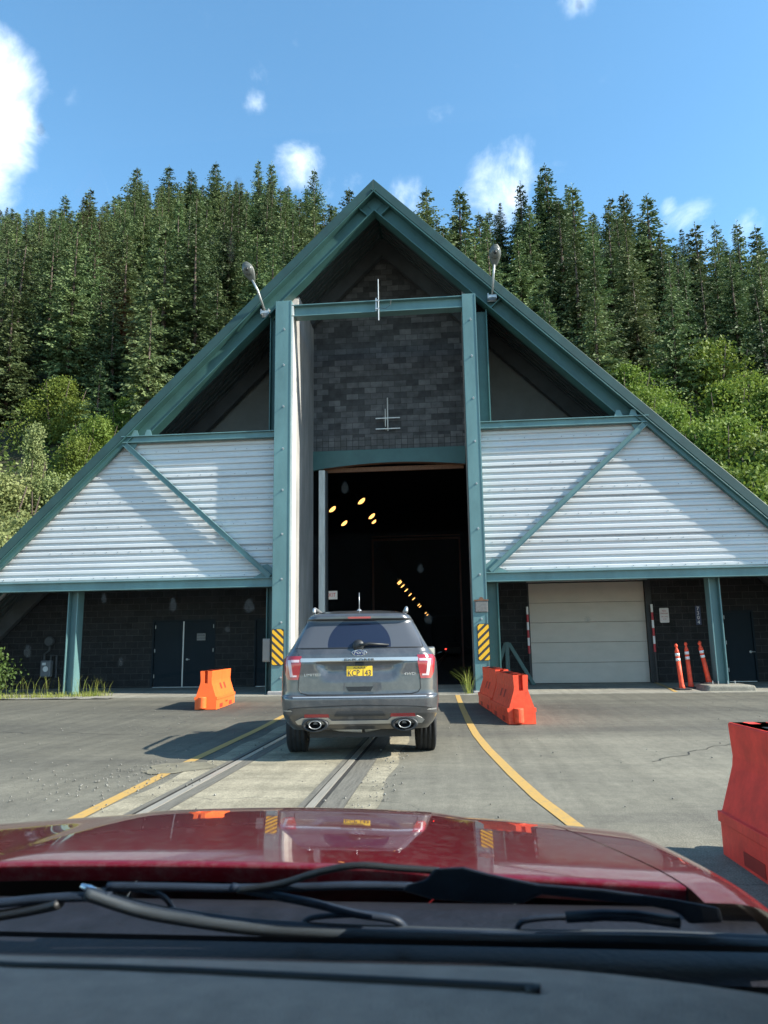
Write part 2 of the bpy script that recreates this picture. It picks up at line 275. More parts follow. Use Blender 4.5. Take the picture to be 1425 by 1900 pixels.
# ------------------------------------------------------------------ helpers: geometry
class MB:
    def __init__(s): s.v = []; s.f = []; s.mi = []
    def quad(s, *p, mi=0):
        k = len(s.v); s.v += [tuple(q) for q in p]; s.f.append(tuple(range(k, k+len(p)))); s.mi.append(mi); return s
    def box(s, a, b, mi=0):
        (x0, y0, z0), (x1, y1, z1) = a, b; k = len(s.v)
        s.v += [(x0, y0, z0), (x1, y0, z0), (x1, y1, z0), (x0, y1, z0), (x0, y0, z1), (x1, y0, z1), (x1, y1, z1), (x0, y1, z1)]
        for q in ((0, 3, 2, 1), (4, 5, 6, 7), (0, 1, 5, 4), (1, 2, 6, 5), (2, 3, 7, 6), (3, 0, 4, 7)): s.f.append(tuple(k+i for i in q)); s.mi.append(mi)
        return s
    def prism(s, poly, y0, y1, mi=0, ax='y'):
        """poly in (x,z) swept along y (or in (y,z) along x, or (x,y) along z)"""
        k = len(s.v); n = len(poly)
        for t in (y0, y1):
            for a, b in poly: s.v.append((a, t, b) if ax == 'y' else (t, a, b) if ax == 'x' else (a, b, t))
        s.f.append(tuple(range(k, k+n))); s.mi.append(mi); s.f.append(tuple(range(k+2*n-1, k+n-1, -1))); s.mi.append(mi)
        for i in range(n):
            j = (i+1) % n; s.f.append((k+i, k+n+i, k+n+j, k+j)); s.mi.append(mi)
        return s
    def tube(s, path, r, n=8, mi=0, flat=1.0, cap=True):
        P = [Vector(p) for p in path]; k0 = len(s.v); rr = r if isinstance(r, (list, tuple)) else [r]*len(P); up = None
        for i, p in enumerate(P):
            d = (P[min(i+1, len(P)-1)] - P[max(i-1, 0)]).normalized()
            if up is None: up = Vector((0, 0, 1)) if abs(d.z) < .9 else Vector((0, 1, 0))
            a = d.cross(up).normalized(); b = a.cross(d).normalized(); up = b
            for j in range(n):
                w = 2*math.pi*j/n; s.v.append(tuple(p + a*math.cos(w)*rr[i] + b*math.sin(w)*rr[i]*flat))
        for i in range(len(P)-1):
            for j in range(n):
                q = k0+i*n; s.f.append((q+j, q+(j+1) % n, q+n+(j+1) % n, q+n+j)); s.mi.append(mi)
        if cap:
            s.f.append(tuple(k0+j for j in range(n-1, -1, -1))); s.mi.append(mi); q = k0+(len(P)-1)*n; s.f.append(tuple(q+j for j in range(n))); s.mi.append(mi)
        return s
    def grid(s, pts, mi=0, close=False):
        k = len(s.v); nr, nc = len(pts), len(pts[0])
        for r in pts: s.v += [tuple(p) for p in r]
        for i in range(nr-1):
            for j in range(nc if close else nc-1): s.f.append((k+i*nc+j, k+i*nc+(j+1) % nc, k+(i+1)*nc+(j+1) % nc, k+(i+1)*nc+j)); s.mi.append(mi)
        return s
    def lathe(s, prof, c, n=20, mi=0, axis='z'):
        k = len(s.v)
        for r, h in prof:
            for j in range(n):
                w = 2*math.pi*j/n; a, b = r*math.cos(w), r*math.sin(w)
                s.v.append((c[0]+a, c[1]+b, c[2]+h) if axis == 'z' else (c[0]+h, c[1]+a, c[2]+b) if axis == 'x' else (c[0]+b, c[1]+h, c[2]+a))
        for i in range(len(prof)-1):
            for j in range(n): s.f.append((k+i*n+j, k+i*n+(j+1) % n, k+(i+1)*n+(j+1) % n, k+(i+1)*n+j)); s.mi.append(mi)
        return s
    def build(s, name, ms, parent=None, smooth=False, bevel=0, label=None, loc=None):
        me = bpy.data.meshes.new(name); me.from_pydata(s.v, [], s.f); me.update()
        ms = ms if isinstance(ms, (list, tuple)) else [ms]
        for q in ms: me.materials.append(q)
        if len(ms) > 1: me.polygons.foreach_set('material_index', s.mi)
        if smooth: me.polygons.foreach_set('use_smooth', [True]*len(me.polygons))
        bm = bmesh.new(); bm.from_mesh(me); bmesh.ops.recalc_face_normals(bm, faces=bm.faces); bm.to_mesh(me); bm.free()
        o = bpy.data.objects.new(name, me); S.collection.objects.link(o)
        if parent: o.parent = parent
        if loc: o.location = loc
        if bevel:
            b = o.modifiers.new('bevel', 'BEVEL'); b.width = bevel; b.segments = 2; b.limit_method = 'ANGLE'; b.angle_limit = R(35)
        if label: o['label'] = label
        return o
def tag(o, label, cat, group=None):
    o['label'] = label; o['category'] = cat
    if group: o['group'] = group
    return o
def struct(o): o['kind'] = 'structure'; return o
def thing(name, loc, label, cat, group=None, rz=0):
    e = bpy.data.objects.new(name, None); S.collection.objects.link(e); e.location = loc; e.rotation_euler = (0, 0, rz); e.empty_display_size = .2
    return tag(e, label, cat, group)
def local(mb, o):   # turn world-space vertices into the thing's own space
    mw = Matrix.LocRotScale(o.location, o.rotation_euler, None).inverted(); mb.v = [tuple(mw @ Vector(v)) for v in mb.v]; return mb
def text(name, s, size, mtl, parent, loc, rot=(R(90), 0, 0), depth=.004, sx=1, align='CENTER', shear=0):
    cu = bpy.data.curves.new(name, 'FONT'); cu.body = s; cu.size = size; cu.extrude = depth; cu.align_x = align; cu.align_y = 'CENTER'; cu.shear = shear; cu.resolution_u = 3
    tmp = bpy.data.objects.new(name, cu); me = bpy.data.meshes.new_from_object(tmp)
    bpy.data.objects.remove(tmp); bpy.data.curves.remove(cu)
    me.materials.clear(); me.materials.append(mtl); me.name = name
    o = bpy.data.objects.new(name, me); S.collection.objects.link(o); o.parent = parent; o.location = loc; o.rotation_euler = rot; o.scale = (sx, 1, 1); return o
def gz(y):    # the lot rises gently towards the portal
    return 0 if y < 12.5 else .1*(y-12.5)/7.5 if y < 20 else .1+.05*min(1, (y-20)/3.3)

# ------------------------------------------------------------------ ground
struct(MB().quad((-900, -900, -.12), (900, -900, -.12), (900, 900, -.12), (-900, 900, -.12)).build('ground', GRAVEL))
ys = [-60, -20, 0, 6, 10, 12.5, 14, 16, 18, 19.45]
g = MB().grid([[(x, y, gz(y)) for x in (-16.5, -13, -8, -3.05, -.66, 4, 9, 20)] for y in ys]); struct(g.build('parking_lot', ASPH))
ys = [-20, 4, 8, 12.5, 14, 16, 18, 19.45]
g = MB()
for xa, xb in ((-2.99, -2.74), (-2.43, -1.36), (-.96, -.70)):
    g.grid([[(x + (.03*math.sin(y*3.1+x) if x in (-2.99, -.70) else 0), y, gz(y)+.004) for x in (xa, xb)] for y in np.arange(-4, 19.46, .33)])
struct(g.build('track_slab', CSLAB))
for xc, w, nm in ((-2.585, .31, 0), (-1.16, .4, 1)):
    o = thing('rail', (xc, 8, 0), ('left' if nm == 0 else 'right')+' rail of the track, steel head between worn planks, set flush in concrete', 'rail', 'pair of rails set in the pavement')
    a = MB(); xr = xc-.02 if nm == 0 else xc-.09
    yy = [-4, 4, 8, 12.5, 14, 16, 18, 20, 23.3, 30, 60, 120]
    def strip(x0, x1, dz): return MB().grid([[(x, y, gz(y)+dz) for x in (x0, x1)] for y in yy])
    local(strip(xc-w/2, xc+w/2, .001), o).build('flangeway', GROOVE, o)
    h = MB()
    for y0, y1 in zip(yy[:-1], yy[1:]):
        for x0, x1 in ((xr-.036, xr+.036),):
            k = len(h.v); h.v += [(x0, y0, gz(y0)-.05), (x0, y0, gz(y0)+.009), (x1, y0, gz(y0)+.009), (x1, y0, gz(y0)-.05), (x0, y1, gz(y1)-.05), (x0, y1, gz(y1)+.009), (x1, y1, gz(y1)+.009), (x1, y1, gz(y1)-.05)]
            for q in ((1, 2, 6, 5), (0, 1, 5, 4), (2, 3, 7, 6)): h.f.append(tuple(k+i for i in q)); h.mi.append(0)
    local(h, o).build('rail_head', STEEL, o)
    for x0, x1 in (((xc-w/2, xr-.07), (xr+.045, xc+w/2)) if nm == 0 else ((xc-w/2, xr-.05), (xr+.085, xc+w/2))): local(strip(x0, x1, .007), o).build('plank', PLANK, o)
# apron slab in front of and under the wings
g = MB()
for xa, xb in ((-15.5, -4.95), (-4.95, -2.74), (-2.43, -1.36), (-.96, .95), (.95, 12)):
    g.grid([[(x, y, z) for x in (xa, xb)] for y, z in ((19.44, .06), (19.46, .107), (20, .108), (23.4, .155))])
struct(g.build('apron', APRON))
def line(pts, w, name, ml=YEL, dz=.0055):
    a = MB(); rows = []
    P = [Vector((x, y, 0)) for x, y in pts]; fine = []
    for p, q in zip(P[:-1], P[1:]):
        n = max(1, int((q-p).length/.5)); fine += [p.lerp(q, i/n) for i in range(n)]
    fine.append(P[-1])
    for i, p in enumerate(fine):
        d = (fine[min(i+1, len(fine)-1)]-fine[max(i-1, 0)]).normalized(); s_ = Vector((d.y, -d.x, 0))*w/2
        rows.append([(p-s_)[:2]+(gz(p.y)+dz,), (p+s_)[:2]+(gz(p.y)+dz,)])
    return struct(a.grid(rows).build(name, ml))
line([(-2.98, 3.0), (-3.09, 6.4), (-3.21, 9.1), (-3.33, 14.5), (-3.42, 19.4)], .12, 'yellow_line')
line([(.06, 19.4), (.07, 18.8), (.14, 16), (.22, 13.56), (.30, 11.6), (.40, 10.1), (.57, 8.17), (.70, 6.93), (.82, 6.15), (.92, 5.47), (1.15, 4.2), (1.4, 3)], .115, 'yellow_line')
line([(5.94, 23.2), (5.75, 21.3), (5.56, 20.0), (5.5, 19.6)], .09, 'yellow_line', dz=.016)
MUD = mat('mud', (.15, .135, .092), .9, var=.3, vscale=5, bump=.3, bscale=40)
pd = [(-3.18+.36*math.cos(a)*(1+.16*math.sin(3*a+1)+.08*math.sin(7*a)), 8.58+.42*math.sin(a)*(1+.14*math.sin(2*a)+.07*math.sin(9*a))) for a in np.linspace(0, 2*math.pi, 56, endpoint=False)]
struct(MB().quad(*[(x, y, .0075) for x, y in pd]).build('mud_patch', MUD))
def crack(x, y, dx, dy, n, seed):
    g_ = random.Random(seed); pts = [(x, y)]
    for k in range(n): pts.append((pts[-1][0]+dx/n+g_.uniform(-.09, .09), pts[-1][1]+dy/n+g_.uniform(-.09, .09)))
    line(pts, .014, 'crack', GROOVE, .0048)
crack(5.1, 16.2, 1.6, -3.2, 22, 1); crack(-8.9, 12.6, 3.4, -.7, 26, 3); crack(2.2, 9.0, 1.5, 1.9, 16, 4)
# loose grit on the lot
a = MB()
for i in range(760):
    if i < 240: x, y = random.gauss(-3.6, .5), random.gauss(7.9, .8)
    elif i < 330: x, y = random.gauss(-.75, .12), random.uniform(6, 10)
    else: x, y = random.uniform(-9, 7), random.uniform(5, 18)
    r = random.uniform(.004, .013); a.lathe([(0, 0), (r, r*.5), (r*.7, r*1.3), (0, r*1.5)], (x, y, gz(y)+.004), 5)
o = a.build('grit', GRAVEL); o['kind'] = 'stuff'

# ------------------------------------------------------------------ the portal building
AP, AZ = -1.995, 15.20          # ridge line x and height
Y0, YW, YB = 20.0, 23.3, 47.0   # facade plane, block wall, back
portal = thing('tunnel_portal', (AP, Y0, 0), 'steep green gabled tunnel portal with white metal side panels and tall dark opening', 'tunnel portal')
def part(mb, name, ms, parent=portal, **k): return local(mb, portal).build(name, ms, parent, **k) if parent is portal else mb.build(name, ms, parent, **k)
def sub(mb, name, ms, parent, **k): return local(mb, portal).build(name, ms, parent, **k)
q2 = math.sqrt(.5)
def on_slope(sd, s_, n):        # s_ metres down the slope from the ridge, n metres below the roof face
    return (AP + sd*(s_*q2 - n*q2), AZ - s_*q2 - n*q2)
def slope_bar(mb, sd, s0, s1, n0, n1, y0, y1, miter=True):
    """bar along one roof slope, mitred at the ridge"""
    a = (s0+n0, n0) if (miter and s0 == 0) else (s0, n0); b = (s0+n1, n1) if (miter and s0 == 0) else (s0, n1)
    pl = [on_slope(sd, *p) for p in (a, (s1, n0), (s1, n1), b)]
    return mb.prism(pl, y0, y1)
L = {-1: 20.6, 1: 20.6}
for sd in (-1, 1):
    rf = part(slope_bar(MB(), sd, 0, L[sd], -.06, .16, 20.26, YB), 'roof', ROOFM)
    a = MB()
    for i in range(int((YB-20.9)/.26)): slope_bar(a, sd, .25, L[sd], .16, .20, 20.8+i*.26, 20.8+i*.26+.12, False)
    sub(a, 'soffit', SOFFIT, rf)
    # fascia cap and rake beam
    a = slope_bar(MB(), sd, 0, L[sd], -.075, .17, 20.20, 20.257); sub(a, 'fascia', ROOFM, rf, bevel=.012)
    zcut = 7.53; sc_ = lambda n: (AZ-zcut)/q2 - n          # the deep part of the beam ends on the panel's top rail
    def cutbar(mb, n0, n1, y0, y1): return mb.prism([on_slope(sd, *p) for p in ((n0, n0), (sc_(n0), n0), (sc_(n1), n1), (n1, n1))], y0, y1)
    a = MB(); slope_bar(a, sd, 0, L[sd], .175, .205, 20.21, 20.75); cutbar(a, .205, .60, 20.48, 20.52); cutbar(a, .60, .63, 20.28, 20.72)
    slope_bar(a, sd, sc_(.2), L[sd], .2055, .36, 20.23, 20.27, False); slope_bar(a, sd, sc_(.3), L[sd], .34, .362, 20.2, 20.34, False)
    slope_bar(a, sd, .12, L[sd], .21, .235, 20.16, 20.2095, False)
    for s_ in (.85, 5.35 if sd == 1 else 5.05): slope_bar(a, sd, s_, s_+.03, .206, .599, 20.31, 20.479, False)
    part(a, 'rake_beam', RAKE, bevel=.004)
    # inner rafters along the slope
    for k, yy_ in enumerate((22.9, 26.5, 30.5)): part(slope_bar(MB(), sd, 0, 19.8, .21, .62, yy_, yy_+.22), 'rafter', SOFFIT)
# columns: a plated box in front, a wide-flange section behind
def column(x0, x1, zt, side):
    o = part(MB().box((x0, Y0, gz(20)+.0), (x1, Y0+.55, zt)), 'column', TEAL, bevel=.012)
    if side > 0: a = MB().box((x1+.002, 20.62, .1), (x1+.34, 20.66, zt-.3)).box((x1+.30, 20.455, .1), (x1+.335, 20.9, zt-.3))
    else: a = MB().box((x0-.25, 20.62, .1), (x0-.002, 20.66, zt-.3)).box((x0-.27, 20.455, .1), (x0-.24, 20.9, zt-.3))
    sub(a, 'rear_flange', RAKE, o)
    sub(MB().box((x0-.006 if side < 0 else x1-.024, Y0-.02, .12), (x0+.024 if side < 0 else x1+.006, Y0+.001, zt)) if False else MB().box((x1-.03, Y0-.012, .12), (x1+.003, Y0+.003, zt-.01)), 'edge_angle', TEAL, o)
    xm = (x0+x1)/2+.03
    for z in (.55, 2.02, 3.2, 4.45, 5.7, 6.9, 8.15, 9.4, 10.5):
        sub(MB().tube([(xm, Y0+.0, z), (xm, Y0-.075, z+.01)], .013, 6).lathe([(0, 0), (.03, .0), (.03, .012), (0, .012)], (xm, Y0-.013, z), 8, axis='y'), 'bolt', GALV, o)
    return o
colL = column(-4.92, -4.44, 11.40, -1)
colR = column(.535, .925, 11.30, 1)
# concrete footings
sub(MB().box((-5.0, 19.9, .02), (-4.36, 20.6, .2)), 'footing', CONC, colL, bevel=.03)
sub(MB().box((.47, 19.92, .02), (1.0, 20.6, .16)), 'footing', CONC, colR, bevel=.03)
# cross beam between the columns
a = MB().box((-4.44, 20.15, 10.93), (.535, 20.19, 11.24)).box((-4.44, 20.02, 11.24), (.535, 20.36, 11.265)).box((-4.44, 20.02, 10.905), (.535, 20.36, 10.93))
part(a, 'cross_beam', TEAL)
# recess side walls
part(MB().prism([(Y0+.551, .08), (YW, .12), (YW, 11.95), (Y0+.9, 11.95), (Y0+.551, 11.45)], -4.72, -4.40, ax='x'), 'recess_wall', CONC)
part(MB().prism([(Y0+.551, .08), (YW, .12), (YW, 11.95), (Y0+.9, 11.95), (Y0+.551, 11.45)], .57, .86, ax='x'), 'recess_wall', CONC)
sub(MB().box((-4.44, Y0+.02, .15), (-4.385, Y0+.55, 11.3)), 'edge_strip', ALU, colL)
# block wall over the opening, up to the roof
def gable(x): return AZ - abs(x-AP) - .30
zt0 = 7.68
xs = [-4.40, AP, .57]
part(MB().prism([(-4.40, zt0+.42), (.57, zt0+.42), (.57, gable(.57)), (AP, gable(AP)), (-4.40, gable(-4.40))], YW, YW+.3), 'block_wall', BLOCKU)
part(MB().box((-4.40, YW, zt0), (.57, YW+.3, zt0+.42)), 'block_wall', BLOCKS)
# green arched lintel
arc = [(-4.40, 7.66), (-4.40, 7.02)] + [(-4.05+i*(4.6/12), 7.04+.17*math.sin(math.pi*(.06+.88*i/12))) for i in range(13)] + [(.57, 7.66)]
part(MB().prism(arc, YW-.06, YW+.1), 'arched_lintel', RAKE)
part(MB().grid([[(-4.05+i*(4.6/12), YW+yy_, 7.03+.17*math.sin(math.pi*(.06+.88*i/12))) for i in range(13)] for yy_ in (-.1, .12)]).box((-4.2, YW+.15, 6.98), (.5, YW+.25, 7.12)), 'lintel_flange', RUST)
part(MB().box((-4.22, YW-.03, .12), (-4.02, YW+.28, 7.03)), 'door_jamb', ALU, bevel=.01)
part(MB().box((-4.02, YW+.1, .12), (-3.95, YW+.28, 7.03)), 'door_track', DARK)
# the dark hall behind, with an inner doorway and the bore beyond
a = MB()
a.quad((-8, YW+.31, .1), (-8, 42, .1), (-8, 42, 9), (-8, YW+.31, 9)); a.quad((5, YW+.31, .1), (5, 42, .1), (5, 42, 9), (5, YW+.31, 9)); a.quad((-8, YW+.31, 9), (5, YW+.31, 9), (5, 42, 9), (-8, 42, 9))
a.quad((-8, 42, .1), (-4.45, 42, .1), (-4.45, 42, 9), (-8, 42, 9)); a.quad((.5, 42, .1), (5, 42, .1), (5, 42, 9), (.5, 42, 9)); a.quad((-4.45, 42, 7.35), (.5, 42, 7.35), (.5, 42, 9), (-4.45, 42, 9))
a.quad((-8, YW+.31, .1), (-4.23, YW+.31, .1), (-4.23, YW+.31, 9), (-8, YW+.31, 9)); a.quad((.6, YW+.31, .1), (5, YW+.31, .1), (5, YW+.31, 9), (.6, YW+.31, 9))
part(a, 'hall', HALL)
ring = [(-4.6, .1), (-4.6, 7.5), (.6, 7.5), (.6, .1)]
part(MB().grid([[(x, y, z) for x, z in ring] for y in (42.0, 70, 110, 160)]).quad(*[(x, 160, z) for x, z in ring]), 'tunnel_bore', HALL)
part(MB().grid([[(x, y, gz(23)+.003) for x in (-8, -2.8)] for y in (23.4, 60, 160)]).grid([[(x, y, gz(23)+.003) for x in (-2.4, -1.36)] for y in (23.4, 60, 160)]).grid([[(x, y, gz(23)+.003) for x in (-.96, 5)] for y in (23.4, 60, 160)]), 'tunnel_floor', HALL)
FR = mat('inner_frame_paint', (.20, .07, .04), .6)
part(MB().box((-4.5, 41.8, 7.3), (.55, 41.95, 7.42)).box((-4.5, 41.75, 7.5), (.55, 41.9, 7.56)).box((-4.5, 41.8, .1), (-4.4, 41.95, 7.3)).box((.45, 41.8, .1), (.55, 41.95, 7.3)), 'inner_door_frame', FR)
# rear block walls of both wings with the stucco gable over them
def wing(sd, x0, openings):
    xe = AP + sd*(AZ-.32-.15)
    a = MB(); zs = 3.6
    xin = x0; lo, hi = (xe, xin) if sd < 0 else (xin, xe)
    xcut = AP + sd*(AZ-.32-zs)
    cur = lo
    for (a0, a1, top) in openings:
        a.box((cur, YW, .1), (a0, YW+.3, min(zs, 9))) if cur > lo or sd > 0 else a.prism([(lo, .1), (a0, .1), (a0, zs), (xcut, zs)], YW, YW+.3)
        a.box((a0, YW, top), (a1, YW+.3, zs)); cur = a1
    if sd > 0: a.prism([(cur, .1), (xe, .1), (xcut, zs), (cur, zs)], YW, YW+.3)
    else: a.box((cur, YW, .1), (hi, YW+.3, zs))
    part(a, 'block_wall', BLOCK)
    xt = AP + sd*(AZ-.32-zs-.003); part(MB().prism([(xin, zs+.003), (xt, zs+.003), (xin, gable(xin)-.02)], YW, YW+.3), 'upper_wall', STUCCO)
wing(-1, -4.72, [(-9.62, -7.55, 2.27), (-6.28, -5.25, 2.27)])
wing(1, .86, [(2.31, 5.90, 3.22), (8.05, 8.95, 2.25)])
for xa, xb in ((-11.5, -5.0), (1.0, 10)): part(MB().quad((xa, YW+.29, .1), (xb, YW+.29, .1), (xb, YW+.29, 3.5), (xa, YW+.29, 3.5)), 'leak_block_sheet', HALL)  # unseen dark sheet added to stop daylight leaking through the door gaps
# doors
def leaf(x0, x1, z1, hinge, knob, parts=()):
    d = part(MB().box((x0, YW+.05, .17), (x1, YW+.11, z1)), 'door', DOORM, bevel=.006)
    if knob is not None: sub(MB().tube([(knob, YW+.05, 1.02), (knob, YW-.02, 1.02), (knob+.11, YW-.025, 1.02)], .013, 6).lathe([(0, 0), (.035, 0), (.035, .012), (0, .012)], (knob, YW+.04, 1.02), 10, axis='y'), 'handle', GALV, d)
    for z in (.45, 1.25, 2.0): sub(MB().box((hinge-.012, YW+.03, z), (hinge+.012, YW+.049, z+.11)), 'hinge', GALV, d)
    return d
d1 = leaf(-9.56, -8.60, 2.22, -9.54, None); d2 = leaf(-8.585, -7.60, 2.22, -7.62, -8.47)
sub(MB().box((-8.625, YW+.03, .17), (-8.585, YW+.049, 2.22)), 'astragal', GALV, d1)
leaf(-6.24, -5.30, 2.22, -5.32, None); leaf(8.10, 8.90, 2.2, 8.12, 8.8)
for x0, x1, zt in ((-9.62, -7.55, 2.27), (-6.28, -5.25, 2.27), (8.05, 8.95, 2.25)):
    part(MB().box((x0, YW-.01, .155), (x0+.05, YW+.15, zt)).box((x1-.05, YW-.01, .155), (x1, YW+.15, zt)).box((x0+.05, YW-.01, zt-.05), (x1-.05, YW+.15, zt)).box((x0+.05, YW+.02, .15), (x1-.05, YW+.15, .172), mi=1), 'door_frame', [DOORM, GALV])
gd = None
a = MB(); zz = .17
for k in range(5): a.box((2.36, YW+.08, zz), (5.84, YW+.13, zz+.598)); zz += .605
gd = part(a, 'garage_door', GARM, bevel=.008)
part(MB().box((2.31, YW+.02, .155), (2.355, YW+.2, 3.22)).box((5.845, YW-.06, .155), (6.02, YW+.2, 3.22)).box((2.355, YW+.02, 3.19), (5.845, YW+.2, 3.22)).box((2.36, YW+.1, .15), (5.84, YW+.18, .168)), 'garage_door_frame', DARK)
part(MB().box((2.3, YW-.012, 3.22), (5.95, YW-.002, 3.27)), 'drip_edge', GALV)
# posts under the panels
def post(x0, x1, y0, d):
    o = part(MB().box((x0, y0, .12), (x0+.03, y0+d, 3.05)).box((x1-.03, y0, .12), (x1, y0+d, 3.05)).box((x0+.03, y0+d/2-.015, .12), (x1-.03, y0+d/2+.015, 3.05)), 'post', TEAL, bevel=.004)
    sub(MB().box((x0-.05, y0-.02, .1), (x1+.05, y0+d+.02, .128)), 'base_plate', RAKE, o); return o
post(-11.03, -10.73, 20.52, .36)
p2 = post(6.83, 7.12, 20.52, .36)
b = [(6.30, .24), (7.42, .24), (7.52, .12), (6.20, .12)]
fo = sub(MB().prism([(6.30, .05), (7.58, .05), (7.52, .24), (6.38, .25)], 19.85, 21.05), 'footing', APRON, p2, bevel=.05)
for x in (6.68, 6.82, 7.06, 7.24): sub(MB().tube([(x, 20.44, .2), (x, 20.44, .33)], .012, 6), 'anchor_bolt', GALV, fo)
# wing panels: ribbed sheet, framed in green
RIB = .1835
def panel(sd, xin):
    zb, zt = 3.28, 7.32; yb = 20.43
    def xlim(z): return AP + sd*(AZ - z - .29*1.414)
    a = MB(); z = zb
    prof = []
    while z < zt+.001:
        for dz, dy in ((0, 0), (.03, 0), (.06, .046), (.135, .046), (.165, 0)): prof.append((min(z+dz, zt+.15), yb-dy))
        z += RIB
    rows = [[(xin, y, zz_), (xlim(zz_), y, zz_)] for zz_, y in prof]
    a.grid(rows); o = part(a, 'wing_panel', SIDING)
    # screws and lap seams
    s_ = MB()
    for k in range(0, 22, 4):
        zz_ = zb+RIB*k+.10; n = int(abs(xlim(zz_)-xin)/.34)
        for i in range(n):
            if random.random() < .75: x = xin + sd*(.2+i*.34); s_.box((x-.008, yb-.056, zz_-.008), (x+.008, yb-.045, zz_+.008))
    sub(s_, 'screws', DARK, o)['kind'] = 'stuff'
    s_ = MB()
    for k in (5, 11, 16): s_.box((min(xin, xlim(zb+RIB*k)), yb-.022, zb+RIB*k+.012), (max(xin, xlim(zb+RIB*k)), yb-.0, zb+RIB*k+.028))
    sub(s_, 'lap_seam', SEAM, o)
    # frame: top and bottom beams, sloping edge trim, diagonal brace
    xt, xb = xlim(7.3), AP + sd*(AZ - 3.0 - .3); lo_ = lambda a_, b_: min(a_, b_); hi_ = lambda a_, b_: max(a_, b_)
    part(MB().box((lo_(xin, xt), 20.26, 7.34), (hi_(xin, xt), 20.285, 7.495)).box((lo_(xin, xt+sd*.05), 20.19, 7.495), (hi_(xin, xt+sd*.05), 20.47, 7.52)).box((lo_(xin, xt), 20.19, 7.315), (hi_(xin, xt), 20.36, 7.34)), 'top_rail', TEAL)
    part(MB().box((lo_(xin, xb), 20.25, 3.04), (hi_(xin, xb), 20.28, 3.245)).box((lo_(xin, xb), 20.17, 3.245), (hi_(xin, xb), 20.46, 3.27)).box((lo_(xin, xb), 20.17, 3.015), (hi_(xin, xb), 20.5, 3.04)), 'bottom_rail', TEAL)
    pb, pt = Vector((xin+sd*.12, 0, 3.30)), Vector((xt-sd*.06, 0, 7.28)); d = (pt-pb).normalized(); n = Vector((-d.z, 0, d.x))
    a = MB()
    a.prism([((pb+n*w)[0], (pb+n*w)[2]) for w in (.06, -.06)] + [((pt+n*w)[0], (pt+n*w)[2]) for w in (-.06, .06)], 20.22, 20.24)
    for w in (.06, -.072): a.prism([((pb+n*w)[0], (pb+n*w)[2]), ((pb+n*(w+.012))[0], (pb+n*(w+.012))[2]), ((pt+n*(w+.012))[0], (pt+n*(w+.012))[2]), ((pt+n*w)[0], (pt+n*w)[2])], 20.18, 20.30)
    part(a, 'brace', TEAL)
    part(MB().prism([(xin+sd*.004, 3.272), (xin+sd*.62, 3.272), (xin+sd*.36, 3.42), (xin+sd*.36, 3.62), (xin+sd*.2, 3.66), (xin+sd*.004, 3.5)], 20.305, 20.32), 'gusset', TEAL)
    part(MB().prism([(xt-sd*.42, 7.312), (xt-sd*.02, 7.312), (xt-sd*.22, 6.98)], 20.305, 20.32), 'gusset', TEAL)
    # lifting lugs on the top rail
    for dx in (.35, .75):
        a = MB(); c = xt - sd*dx; a.prism([(c-.12, 7.521), (c+.12, 7.521), (c+.05, 7.70), (c-.05, 7.70)], 20.24, 20.26); part(a, 'lug', TEAL)
panel(-1, -4.93); panel(1, .94)
# ridge node plate
part(MB().prism([(AP, AZ-.32), (AP+.26, AZ-.58), (AP, AZ-.84), (AP-.26, AZ-.58)], 20.465, 20.475), 'ridge_plate', RAKE)

# ------------------------------------------------------------------ things on the building
def hazard(xc, zc, w, h, m_, label):
    o = thing('hazard_marker', (xc, 19.975, zc), label, 'hazard marker', 'striped hazard markers on the columns')
    c = .03; pl = [(-w/2+c, -h/2), (w/2-c, -h/2), (w/2, -h/2+c), (w/2, h/2-c), (w/2-c, h/2), (-w/2+c, h/2), (-w/2, h/2-c), (-w/2, -h/2+c)]
    MB().prism(pl, 0, .012).build('backing', DARK, o); MB().prism([(x*.93, z*.975) for x, z in pl], -.004, -.0005).build('stripes', m_, o)
hazard(-4.74, 1.36, .33, .97, HAZL, 'yellow and black striped marker on the left column, stripes falling to the right')
hazard(.79, 1.41, .31, .96, HAZR, 'yellow and black striped marker on the right column, stripes rising to the right')
o = thing('plaque', (.765, 19.97, 2.34), 'small grey metal plaque hanging from a rusty bracket on the right column', 'plaque')
MB().box((-.17, 0, -.15), (.17, .02, .15)).box((-.155, -.012, -.135), (.155, -.001, .135)).build('plate', mat('plaque_grey', (.14, .135, .125), .6, var=.3, vscale=25), o, bevel=.008)
MB().box((-.19, -.02, .151), (.19, .02, .185)).prism([(-.07, .186), (.07, .186), (.03, .25), (-.03, .25)], -.015, .015).build('bracket', RUST, o)
o = thing('control_box', (-5.06, 20.15, .97), 'tan control box fixed to the side of the left column', 'control box')
MB().box((-.115, -.1, 0), (.1, .12, .62)).build('case', BOXM, o, bevel=.015); MB().box((-.1, -.12, .03), (.085, -.101, .59)).build('lid', BOXM, o, bevel=.01)
o = thing('wall_lamp', (-5.72, YW, 2.5), 'small lit lamp on the wall beside the left column', 'wall lamp')
MB().box((-.1, -.14, .02), (.1, 0, .12)).build('housing', DARK, o, bevel=.01); MB().box((-.09, -.13, -.05), (.09, -.02, .018)).build('bulb', WALLL, o, bevel=.02)
